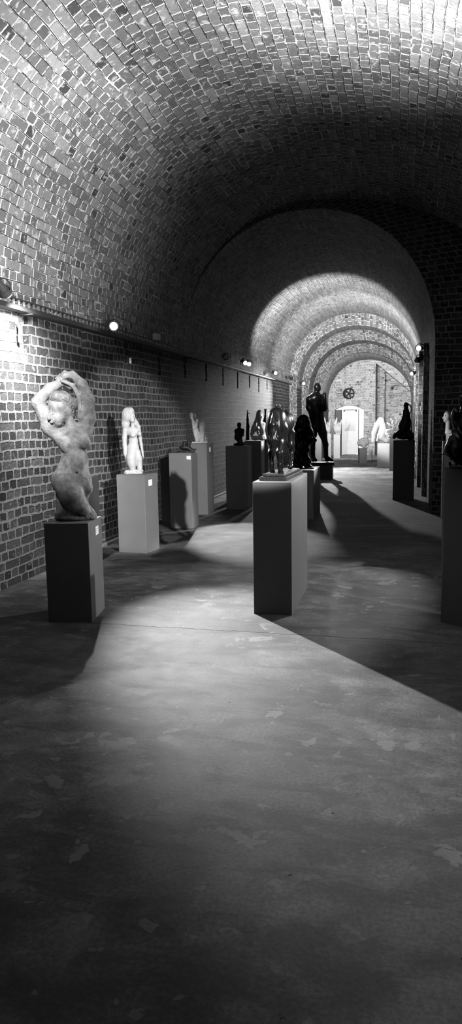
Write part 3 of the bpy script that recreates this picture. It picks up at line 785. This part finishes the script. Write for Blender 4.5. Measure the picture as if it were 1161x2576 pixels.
def horse():
    r = empty('horse_sculpture', (-1.0, 6.0, 1.09), radians(-2)); tag(r, 'dark bronze horse seen from behind on the long central pedestal', 'sculpture')
    bm = bmesh.new(); bx(bm, -0.115, 0.115, -0.34, 0.42, 0, 0.032); obj('plinth', bm, M_BRONZE2, r, bevel=0.004)
    bm = bmesh.new(); bx(bm, -0.092, 0.092, -0.31, 0.39, 0.032, 0.055); obj('plinth_step', bm, M_BRONZE2, r, bevel=0.006)
    S = Sculpt(1.0, 0, 0)
    def q(x, y, z): return (x * 0.84, y, -(z + 0.055))
    def ch(pts, rs, k=0.02): S.chain([q(*p) for p in pts], rs, k)
    # croup, barrel, chest
    S.ell(q(-0.038, -0.17, 0.385), (0.051, 0.115, 0.135), k=0.02); S.ell(q(0.038, -0.17, 0.385), (0.051, 0.115, 0.135), k=0.018)
    S.ell(q(0, -0.15, 0.455), (0.060, 0.12, 0.085), k=0.03)
    S.ell(q(0, 0.02, 0.385), (0.068, 0.24, 0.108), k=0.05); S.ell(q(0, 0.20, 0.40), (0.062, 0.12, 0.120), k=0.05)
    # hind legs: stifle forward, hock back
    for sx, dy in ((-1, 0.03), (1, -0.04)):
        x = 0.052 * sx
        ch([(x, -0.18, 0.36), (x * 1.08, -0.15 + dy, 0.255), (x * 0.95, -0.235 + dy, 0.165), (x * 0.95, -0.222 + dy, 0.07), (x * 0.98, -0.215 + dy, 0.035)], [0.054, 0.044, 0.023, 0.016, 0.019], 0.022)
        ch([(x * 0.95, -0.245 + dy, 0.172), (x * 0.95, -0.235 + dy, 0.14)], [0.021, 0.016], 0.008)
        S.cap(q(x, -0.205 + dy, 0.028), q(x, -0.190 + dy, 0.008), 0.018, 0.025, 0.008)
    # fore legs; the right one lifted
    ch([(-0.05, 0.22, 0.32), (-0.052, 0.215, 0.22), (-0.052, 0.222, 0.155), (-0.052, 0.215, 0.06), (-0.052, 0.225, 0.02)], [0.042, 0.030, 0.023, 0.015, 0.023], 0.02)
    ch([(0.052, 0.20, 0.32), (0.058, 0.20, 0.22), (0.060, 0.235, 0.165), (0.062, 0.19, 0.085), (0.062, 0.165, 0.055)], [0.042, 0.031, 0.024, 0.016, 0.018], 0.02)
    S.cap(q(0.062, 0.165, 0.055), q(0.062, 0.15, 0.03), 0.018, 0.026, 0.008)
    # neck and head turned left
    ch([(0, 0.24, 0.42), (-0.05, 0.31, 0.475), (-0.11, 0.345, 0.505)], [0.068, 0.052, 0.042], 0.03)
    ch([(-0.12, 0.345, 0.515), (-0.15, 0.31, 0.46), (-0.165, 0.29, 0.40)], [0.038, 0.031, 0.022], 0.02)
    for e in (-0.015, 0.022): S.cap(q(-0.118 + e, 0.345, 0.545), q(-0.120 + e, 0.342, 0.578), 0.012, 0.004, 0.006)
    S.mesh('body', M_BRONZE, r, res=210)
    T = Sculpt(1.0, 0, 0)
    T.chain([q(0, -0.26, 0.48), q(0, -0.305, 0.40), q(0.0, -0.300, 0.28), q(-0.004, -0.285, 0.15)], [0.020, 0.030, 0.036, 0.012], 0.015)
    def hairs(X, Y, Z, D): return 0.0025 * np.sin(X * 420 + 3 * np.sin(Z * 25)) 
    T.mesh('tail', M_BRONZE, r, res=90, folds=hairs)
    Mn = Sculpt(1.0, 0, 0)
    Mn.chain([q(0, 0.22, 0.485), q(-0.05, 0.295, 0.52), q(-0.10, 0.325, 0.543)], [0.012, 0.016, 0.014], 0.012)
    Mn.mesh('mane', M_BRONZE2, r, res=70, folds=lambda X, Y, Z, D: 0.002 * np.sin(Y * 300 + Z * 200))
horse()

def hooded_bronze():
    r = place('figure_sculpture', -1.52, 11.42, 0.78, 'hooded bronze figure kneeling in folded robes, right behind the horse')
    S = Sculpt(0.00146, 640, 1105)
    S.ell((620, 0, 605), (70, 75, 95), -10).ell((605, 0, 690), (80, 95, 95), k=30).ell((680, 5, 640), (38, 70, 110), 12, k=20)
    S.chain([(690, 0, 700), (705, -20, 780), (750, -40, 790)], [45, 36, 20], 20).chain([(700, -10, 800), (690, -10, 860)], [28, 18], 14)
    S.ell((625, -30, 860), (72, 90, 105), 12, k=18).ell((560, 20, 800), (50, 80, 140), k=30)
    S.chain([(600, 0, 940), (640, -10, 1020), (690, -20, 1085)], [72, 62, 30], 26).chain([(560, 10, 960), (560, 0, 1080)], [60, 55], 26).cap((690, -20, 1080), (735, -25, 1095), 24, 12, 14)
    S.ell((600, -85, 590), (40, 40, 60), k=20, cut=True)
    def folds(X, Y, Z, D): return 0.012 * (1 - 2 * np.abs(np.sin(X * 42 + Z * 22 + 1.3 * np.sin(Z * 9 + Y * 8)))) * np.clip((0.66 - Z) * 5 + 0.4, 0.15, 1)
    S.mesh('robe', M_BRONZE, r, res=150, folds=folds, floor=0.0)
    K = Sculpt(0.00146, 640, 1105); K.ell((605, -45, 600), (34, 36, 50)).cap((598, -78, 595), (596, -84, 612), 5, 8, 5)
    K.mesh('head', M_BRONZE2, r, res=50)
    bm = bmesh.new(); bx(bm, -0.17, 0.15, -0.14, 0.2, 0, 0.02); obj('base', bm, M_BRONZE2, r, bevel=0.004)
hooded_bronze()

def standing_man():
    r = place('man_sculpture', -2.08, 18.33, 0.37, 'tall dark bronze man in a knee-length coat standing with legs apart')
    S = Sculpt(0.00232, 800, 1065)
    S.ell((787, 0, 208), (38, 44, 48)).ell((802, -10, 230), (24, 30, 26), k=12).cap((783, 5, 245), (778, 5, 285), 27, 30, 14)
    S.chain([(712, 5, 335), (775, 5, 305), (835, 0, 330)], [34, 40, 32], 24).cap((770, 5, 350), (778, 0, 480), 68, 62, 30, fy=0.72)
    S.ell((778, 0, 500), (72, 48, 60), k=30)
    S.chain([(742, 5, 620), (738, 10, 720), (735, 25, 880), (742, 20, 960)], [52, 44, 28, 24], 20).chain([(745, 20, 985), (772, -40, 1010)], [26, 18], 12)
    S.chain([(825, 5, 620), (850, 0, 720), (880, -5, 840), (888, 0, 960)], [52, 44, 28, 22], 20).chain([(890, 0, 985), (950, -40, 1010)], [26, 16], 12)
    S.ell((812, -22, 205), (8, 10, 12), k=5).ell((745, 5, 1015), (24, 30, 16), k=8).ell((895, -5, 1015), (24, 28, 16), k=8)
    S.mesh('body', M_BRONZE, r, res=160)
    Co = Sculpt(0.00232, 800, 1065)
    Co.chain([(705, 5, 340), (775, 5, 315), (842, 0, 335)], [38, 44, 36], 24).cap((772, 5, 350), (780, 0, 500), 76, 70, 30, fy=0.75)
    Co.cap((780, 0, 500), (783, 0, 660), 74, 96, 20, fy=0.70)
    Co.chain([(700, 5, 345), (695, 10, 430), (725, -20, 500)], [34, 30, 24], 18)
    Co.chain([(845, -5, 340), (872, -25, 440), (866, -60, 455)], [34, 28, 24], 16).chain([(866, -60, 450), (868, -70, 330)], [24, 19], 10)
    Co.box((782, 0, 805), (220, 220, 130), 2, 2, cut=True)
    Co.mesh('coat', M_BRONZE, r, res=120, folds=lambda X, Y, Z, D: 0.006 * np.sin(X * 60 + 2 * np.sin(Z * 6)) * np.clip((1.2 - Z) * 3, 0, 1))
    Hd = Sculpt(0.00232, 800, 1065); hand(Hd, (868, -70, 325), (866, -60, 262), 17, (1, 0, 0), (-8, 0, 0)); Hd.mesh('hand', M_BRONZE, r, res=60)
    bm = bmesh.new(); bx(bm, -0.18, 0.40, -0.16, 0.2, 0, 0.075); obj('base', bm, M_BRONZE2, r, bevel=0.006)
standing_man()

def hooded_white():
    r = place('bust_sculpture', -2.68, 13.50, 1.17, 'white plaster half figure with a hood and draped cloth, beside the horse')
    S = Sculpt(0.000921, 620, 900)
    S.ell((655, -10, 410), (48, 50, 78)).cap((655, 0, 470), (650, 0, 540), 38, 42, 20).cap((672, -55, 400), (690, -62, 432), 6, 10, 6)
    S.cap((580, 5, 570), (720, 5, 560), 48, 42, 40).ell((650, 0, 650), (90, 62, 110), k=50).ell((700, 10, 720), (72, 70, 130), -6, k=30).ell((690, 0, 840), (100, 78, 62), k=30).ell((540, 0, 850), (80, 75, 50), k=30)
    S.ell((675, -48, 405), (16, 16, 10), k=5, cut=True).ell((600, -60, 640), (34, 34, 36), k=14)
    S.chain([(720, -10, 800), (740, -50, 850)], [30, 24], 12); hand(S, (735, -60, 862), (660, -85, 868), 20, (0, 0, 1), (0, 0, 8))
    S.mesh('body', M_PLASTER, r, res=130, floor=0.0)
    V = Sculpt(0.000921, 620, 900)
    V.ell((640, 20, 380), (72, 68, 115), 6).chain([(610, 30, 430), (570, 30, 560), (530, 20, 660)], [56, 60, 62], 30).chain([(530, 0, 620), (480, 0, 760), (470, 0, 800)], [62, 40, 28], 20).cap((560, -30, 560), (610, -50, 760), 36, 30, 20)
    K = Sculpt(0.000921, 620, 900); K.ell((675, -50, 410), (50, 60, 76))
    V.mesh('drapery', M_PLASTER, r, res=110, sub=K, folds=lambda X, Y, Z, D: 0.006 * np.sin(X * 110 - Z * 70 + 2 * np.sin(Z * 20)) * np.clip((0.38 - Z) * 8, 0, 1))
hooded_white()
def small_figure():
    r = place('child_sculpture', -2.80, 12.28, 1.12, 'small dark seated figure with a round head, silhouetted before the lit wall')
    S = Sculpt(0.000854, 160, 1012)
    S.ell((170, 0, 585), (45, 46, 52)).cap((170, 0, 630), (172, 0, 660), 28, 30, 14).ell((175, 0, 720), (88, 62, 78), k=24).chain([(95, 0, 700), (110, -20, 800), (160, -50, 850)], [28, 26, 20], 18).chain([(252, 0, 690), (245, -20, 790), (200, -50, 840)], [26, 24, 20], 18)
    S.ell((150, 0, 840), (84, 70, 85), k=24).ell((185, -20, 930), (55, 60, 80), k=24).ell((165, 0, 985), (118, 85, 36), k=20)
    S.mesh('figure', M_BRONZE2, r, res=100, floor=0.0)
small_figure()
def spire():
    r = place('spire_sculpture', -3.08, 14.34, 1.12, 'slim dark pointed sculpture between the silhouette figure and white bust')
    S = Sculpt(0.00098, 360, 1012)
    S.chain([(362, 0, 355), (362, 0, 560), (358, 0, 800), (358, 0, 1000)], [8, 26, 34, 38], 10).chain([(385, 0, 420), (410, 0, 425)], [7, 9], 5).ell((372, -10, 700), (30, 30, 60), k=12)
    S.mesh('figure', M_BRONZE2, r, res=110, floor=0.0, rough=0.002)
    r = place('raised_arm_sculpture', -2.94, 15.55, 1.03, 'slim dark bronze rising between white bust and horse')
    S = Sculpt(0.0011, 740, 965)
    S.chain([(745, 0, 290), (742, 0, 400), (725, 0, 520), (735, 0, 700), (735, 0, 950)], [20, 18, 30, 42, 40], 14).cap((728, 0, 262), (730, 0, 290), 6, 9, 5).cap((768, 0, 262), (760, 0, 290), 6, 9, 5)
    S.mesh('figure', M_BRONZE2, r, res=110, floor=0.0)
spire()
def white_blades():
    for (x, y, lab, rot) in ((-2.82, 27.86, 'left pointed white plaster sculpture beside the far door', -10), (-2.40, 27.87, 'right pointed white plaster sculpture beside the far door', 12), (-2.79, 24.45, 'pointed white plaster sculpture behind the bronze man', 4)):
        r = place('blade_sculpture', x, y, 0.94 if y > 25 else 0.95, lab)
        S = Sculpt(0.0025, 270, 487)
        S.chain([(225, 0, 450), (222, 0, 330), (242 + rot, 0, 232)], [30, 36, 5], 10).chain([(292, 0, 450), (298, 0, 340), (330 + rot, 0, 240)], [24, 22, 3], 10).ell((258, -10, 430), (56, 34, 45), k=16).cap((262, 0, 400), (278, 0, 300), 20, 4, 10)
        S.mesh('figure', M_PLASTER, r, res=80, floor=0.0, folds=lambda X, Y, Z, D: 0.003 * np.sin(X * 40 + Z * 25))
        bm = bmesh.new(); bx(bm, -0.10, 0.11, -0.09, 0.09, 0, 0.05); obj('base', bm, M_PLASTER2, r, bevel=0.006)
white_blades()
def lumpy_head():
    r = place('head_sculpture', -1.28, 24.68, 0.52, 'lumpy grey stone head on the small low pedestal')
    S = Sculpt(0.00262, 690, 682)
    S.ell((690, 0, 605), (56, 52, 58)).ell((650, -5, 610), (34, 36, 42), k=12).ell((735, 0, 600), (32, 36, 50), k=12).ell((700, -30, 640), (30, 26, 38), k=12)
    S.ell((645, -30, 600), (16, 16, 22), k=6, cut=True).ell((690, -50, 590), (18, 12, 16), k=6, cut=True)
    S.mesh('head', M_GREY, r, res=80, floor=0.0, rough=0.004)
lumpy_head()
def veiled():
    r = place('veiled_sculpture', -0.58, 22.55, 0.77, 'white plaster veiled figure bent forward on the wide white pedestal')
    S = Sculpt(0.001706, 420, 748)
    S.ell((400, 0, 345), (48, 46, 52)).chain([(400, 0, 380), (430, 0, 470), (420, -10, 600)], [44, 62, 66], 26).chain([(440, -10, 470), (510, -20, 580), (575, -20, 690)], [42, 38, 20], 22).chain([(410, 0, 640), (500, -10, 700), (565, -10, 725)], [70, 45, 22], 22).chain([(390, -20, 480), (350, -40, 600), (330, -40, 700)], [26, 24, 22], 14)
    S.mesh('body', M_PLASTER, r, res=110, floor=0.0)
    V = Sculpt(0.001706, 420, 748)
    V.chain([(385, 20, 330), (320, 25, 430), (275, 20, 560), (262, 10, 720)], [56, 50, 44, 36], 26).cap((410, -10, 320), (460, -20, 420), 30, 14, 16)
    V.mesh('veil', M_PLASTER, r, res=90, floor=0.0, folds=lambda X, Y, Z, D: 0.006 * np.sin(X * 120 + Z * 55 + 2 * np.sin(Z * 14)))
veiled()
def white_group():
    r = place('group_sculpture', -0.20, 21.42, 0.96, 'white plaster group of crowded rounded figures near the right wall')
    S = Sculpt(0.00162, 660, 668)
    rnd = random.Random(5)
    for (x, y, z, a) in ((560, 0, 420, 46), (620, 10, 380, 40), (690, 0, 390, 44), (560, 0, 530, 52), (640, -10, 480, 56), (700, 0, 500, 46), (600, 0, 610, 56), (680, 0, 610, 58), (745, 0, 570, 42), (755, 0, 330, 22), (600, 0, 330, 22), (690, 10, 330, 24)):
        t = rnd.uniform(0, 6.28); S.cap((x - a * .5 * cos(t), y, z - a * .6 * sin(t)), (x + a * .6 * cos(t), y - 12, z + a * .6 * sin(t)), a * 0.62, a * 0.40, 10)
    S.ell((645, 0, 645), (110, 70, 40), k=16)
    S.mesh('figures', M_PLASTER, r, res=110, floor=0.0, folds=lambda X, Y, Z, D: 0.010 * np.sin(X * 60 + 3 * np.sin(Z * 14)) * np.sin(Z * 45 + 2 * np.sin(X * 20)))
white_group()
def seated_dark():
    r = place('figure_sculpture', 0.03, 13.98, 1.14, 'black seated figure on the black pedestal, silhouetted by the right pier')
    S = Sculpt(0.00107, 845, 690)
    S.ell((885, 0, 75), (44, 46, 52)).cap((888, 0, 110), (890, 0, 160), 32, 34, 16).chain([(885, 0, 180), (890, 0, 250), (895, 0, 340)], [54, 62, 80], 24).ell((865, 0, 440), (108, 92, 125), k=34).chain([(860, -20, 180), (840, -50, 300), (800, -70, 420)], [20, 22, 20], 12)
    S.chain([(860, -10, 500), (780, -60, 560), (710, -70, 605)], [62, 45, 34], 24).chain([(900, 0, 520), (960, -10, 600), (975, 0, 640)], [60, 62, 66], 24).ell((860, 0, 620), (140, 95, 62), k=24).cap((700, -60, 590), (690, -60, 640), 30, 28, 12)
    S.mesh('figure', M_BRONZE2, r, res=120, floor=0.0)
    W = Sculpt(0.00107, 845, 690)
    W.chain([(915, 30, 45), (965, 35, 90), (982, 40, 170), (950, 40, 220), (955, 40, 300), (980, 40, 380), (985, 30, 540)], [10, 12, 12, 12, 11, 11, 14], 8)
    W.mesh('scarf', M_GREY, r, res=90)
seated_dark()
def pale_bust():
    r = place('bust_sculpture', 0.76, 11.50, 1.20, 'pale-faced bust in profile with dark hair, on the far right pedestal')
    S = Sculpt(0.00064, 700, 1262)
    S.ell((575, 0, 670), (82, 88, 130)).ell((535, -10, 760), (42, 50, 50), k=20).cap((510, -5, 640), (482, -8, 712), 10, 18, 10).ell((498, -10, 752), (12, 20, 8), k=5).ell((500, -10, 775), (12, 20, 9), k=5)
    S.ell((540, -70, 655), (22, 22, 14), k=6, cut=True).chain([(600, 0, 780), (600, 0, 1000)], [54, 62], 26).ell((640, 0, 1060), (110, 90, 70), k=30)
    S.mesh('face', M_PLASTER, r, res=100)
    H = Sculpt(0.00064, 700, 1262); H.ell((660, 10, 620), (110, 105, 130)).ell((730, 20, 720), (80, 80, 90), k=20)
    H.mesh('hair', M_BRONZE2, r, res=70, folds=lambda X, Y, Z, D: 0.003 * np.sin(Z * 220 + X * 90))
    bm = bmesh.new(); bx(bm, -0.09, 0.05, -0.06, 0.06, 0, 0.11); obj('base', bm, M_PEDW, r, bevel=0.004)
pale_bust()
def draped_bronze():
    r = place('draped_sculpture', 0.49, 5.56, 1.21, 'large dark draped bronze figure on the nearest right pedestal')
    S = Sculpt(0.000315, 1100, 1955)
    S.ell((975, 0, 370), (130, 125, 140)).ell((890, -40, 340), (60, 60, 70), k=30).cap((980, 0, 480), (990, 0, 600), 90, 110, 50)
    S.cap((800, 0, 690), (1200, 0, 690), 130, 130, 80).ell((960, 0, 900), (260, 190, 260), k=80).chain([(780, -20, 740), (800, -90, 940), (900, -150, 1010)], [90, 80, 50], 50)
    S.chain([(950, 0, 1100), (930, 0, 1300), (900, 0, 1480)], [230, 270, 330], 80).ell((860, 0, 1600), (370, 260, 150), k=60)
    S.chain([(1000, 0, 1600), (1000, 0, 1960)], [200, 230], 60).cap((690, -60, 1760), (690, -60, 1960), 24, 30, 12)
    S.mesh('robe', M_BRONZE, r, res=150, floor=0.0, folds=lambda X, Y, Z, D: 0.0065 * np.sin(X * 95 + 40 * Z + 2.5 * np.sin(Z * 28 + X * 12)))
    B = Sculpt(0.000315, 1100, 1955); B.box((1020, 0, 1930), (330, 300, 26), 8); B.mesh('base', M_BRONZE2, r, res=50, floor=0.0)
draped_bronze()
# white bin by the far wall
r = empty('waste_bin', (-1.10, 26.8, 0)); tag(r, 'small white bin on the floor right of the low pedestal', 'bin')
bm = bmesh.new(); cyl(bm, (0, 0, 0), (0, 0, 0.34), 0.05, 0.065, 20); obj('body', bm, M_PEDW, r, smooth=False)
bm = bmesh.new(); cyl(bm, (0, 0, 0.34), (0, 0, 0.365), 0.07, 0.066, 20); obj('rim', bm, M_PEDW, r)

# ventilator wheel on the ledge
def fan():
    r = empty('ventilator', (-2.12, Y5 - 0.02, 2.545), radians(28)); tag(r, 'round dark ventilator wheel standing on the ledge above the door', 'ventilator')
    bm = bmesh.new(); torus(bm, (0, 0, 0), 0.20, 0.030, 'Y'); torus(bm, (0, 0.14, 0), 0.20, 0.030, 'Y')
    for i in range(24):
        t = 2 * pi * i / 24; M = Matrix.Rotation(t, 4, 'Y')
        bx(bm, -0.03, 0.03, 0, 0.14, 0.195, 0.215, M)
    obj('housing', bm, M_BLACK, r, smooth=False)
    for i in range(5):
        bm = bmesh.new(); M = Matrix.Rotation(2 * pi * i / 5 + 0.3, 4, 'Y') @ Matrix.Rotation(0.4, 4, 'Z'); bx(bm, -0.028, 0.028, -0.004, 0.004, 0.03, 0.19, M)
        obj('blade', bm, M_BLACK, r)
    bm = bmesh.new(); cyl(bm, (0, -0.03, 0), (0, 0.1, 0), 0.04); obj('hub', bm, M_BLACK, r)
    bm = bmesh.new(); bx(bm, -0.12, 0.12, -0.03, 0.17, -0.235, -0.20); obj('foot', bm, M_BLACK, r)
fan()

# ------------------------------------------------------------------ cable tray along the left wall
def tray():
    r = empty('cable_tray', (XL + 0.09, 0, 2.70)); tag(r, 'black perforated cable tray running along the left brick wall', 'cable tray')
    y0, y1 = 2.0, 29.0
    bm = bmesh.new(); bx(bm, 0.045, 0.055, y0, 13.0, -0.04, 0.0); bx(bm, 0.045, 0.055, y0, 13.0, 0.045, 0.06); bx(bm, -0.02, 0.0, 13.0, 23.9, -0.01, 0.012); obj('rail', bm, M_BLACK, r)
    bm = bmesh.new(); bx(bm, -0.05, 0.05, y0, 13.0, -0.045, -0.035); obj('bottom', bm, M_BLACK, r)
    bm = bmesh.new(); y = y0
    while y < 12.9:
        bx(bm, 0.043, 0.053, y, y + 0.028, 0.0, 0.045); y += 0.095
    obj('rungs', bm, M_PED, r)['kind'] = 'stuff'
    for yy in (6.5, 9.3, 12.0):
        bm = bmesh.new(); bx(bm, -0.09, 0.06, yy, yy + 0.03, -0.06, -0.045); bx(bm, -0.09, -0.08, yy, yy + 0.03, -0.12, 0.1); obj('bracket', bm, M_BLACK, r)
tray()
# gallery spotlights: arm, yoke ring, body, lens
def lamp(x, y, z, aim, lit, label, light=None, group='gallery spotlights', wallx=None, scale=1.0):
    wx = XL + 0.10 if wallx is None else wallx
    r = empty('spotlight', (x, y, z)); tag(r, label, 'spotlight', group)
    a = Vector(aim).normalized(); s = scale
    q = a.to_track_quat('Z', 'Y').to_matrix().to_4x4()
    bm = bmesh.new(); cyl(bm, Vector(a) * -0.11 * s, a * 0.02 * s, 0.035 * s, 0.045 * s); cyl(bm, a * 0.02 * s, a * 0.07 * s, 0.055 * s, 0.06 * s)
    cyl(bm, a * -0.14 * s, a * -0.11 * s, 0.02 * s, 0.033 * s)
    obj('lamp_body', bm, M_BLACK, r)
    bm = bmesh.new(); torus(bm, (0, 0, 0), 0.085 * s, 0.006, 'Y', (-0.3, pi + 0.3), 18, 6); obj('yoke', bm, M_BLACK, r)
    bm = bmesh.new(); cyl(bm, (0, 0, 0.08 * s), (wx - x, 0, 0.02), 0.008); obj('arm', bm, M_BLACK, r)
    bm = bmesh.new(); sph(bm, a * 0.072 * s, 0.046 * s, (1, 1, 1)); obj('bulb', bm, M_BULB if lit else M_SLAB, r, smooth=True)
    if light:
        d = bpy.data.lights.new('bulb_light', 'SPOT' if len(light) > 1 else 'POINT'); d.energy = light[0]; d.shadow_soft_size = 0.04
        if len(light) > 1: d.spot_size = radians(light[1]); d.spot_blend = 0.6
        o = bpy.data.objects.new('bulb_light', d); C.objects.link(o); o.location = Vector((x, y, z)) + a * 0.16 * s
        o.rotation_euler = a.to_track_quat('-Z', 'Y').to_euler()
    return r
lamp(-3.50, 5.90, 2.79, (0.1, 0.9, -0.55), False, 'black spotlight at the left frame edge above the bright wall patch')
lamp(-3.40, 8.20, 2.72, (0.35, -0.8, -0.05), True, 'glaring lit spotlight on the tray above the white nude')
lamp(-3.50, 14.3, 2.84, (0.1, -1, -0.1), False, 'dark spotlight at the near end of the far row')
lamp(-3.50, 16.0, 2.86, (0.5, -0.7, -0.3), True, 'lit spotlight above the slots, first of the far row')
lamp(-3.50, 16.5, 2.86, (0.3, -0.9, -0.2), True, 'lit spotlight just behind the first one of the far row')
lamp(-3.50, 20.0, 2.86, (0.5, -0.8, -0.2), True, 'lit spotlight with a wire ring above the horse')
lamp(-3.50, 23.0, 2.86, (0.2, 1.0, -0.2), False, 'unlit spotlight between the two far lit ones, on left tray')
lamp(-3.30, 24.6, 2.76, (0.2, -1.0, -0.2), True, 'lit spotlight left of the bronze man\'s head', wallx=-3.42)
lamp(-2.85, 27.0, 2.40, (0.3, -1.0, -0.1), True, 'lit spotlight right of the bronze man\'s head', wallx=-2.99)
lamp(0.32, 14.55, 2.90, (-0.4, -1.0, -0.1), True, 'lit spotlight on the right wall beside the dark pier', wallx=0.49)
lamp(0.33, 14.9, 2.72, (-0.8, -0.2, -0.4), False, 'unlit black spotlight under the lit one on the right wall', wallx=0.49)
lamp(0.30, 19.6, 2.72, (-0.8, -0.5, -0.3), True, 'small spotlight on the right wall above the black pedestal', wallx=0.49)
lamp(-0.35, 26.3, 2.6, (-0.2, 1.0, -0.2), True, 'tiny lit spotlight at the far end, on the right', wallx=0.36)
# white tube lamps hanging in the slots and a junction box
for (y, z, lab) in ((6.44, 2.43, 'short white tube lamp in the first wall slot'), (9.37, 2.43, 'short white tube lamp in the third wall slot')):
    r = empty('tube_lamp', (XL + 0.04, y, z)); tag(r, lab, 'lamp')
    bm = bmesh.new(); cyl(bm, (0, 0, -0.055), (0, 0, 0.02), 0.018); obj('tube', bm, M_LABEL, r, smooth=False)
    bm = bmesh.new(); cyl(bm, (0, 0, 0.02), (0, 0, 0.10), 0.012); cyl(bm, (0, 0, 0.10), (-0.10, 0, 0.16), 0.006); obj('socket', bm, M_BLACK, r)
r = empty('junction_box', (XL + 0.09, 10.35, 2.83)); tag(r, 'small pale junction box on the cable tray', 'box')
bm = bmesh.new(); bx(bm, -0.04, 0.04, -0.06, 0.06, -0.05, 0.05); obj('box', bm, M_SLAB, r, bevel=0.005)
bm = bmesh.new(); bx(bm, 0.04, 0.045, -0.05, 0.05, -0.04, 0.04); obj('lid', bm, M_PEDW, r, bevel=0.002)
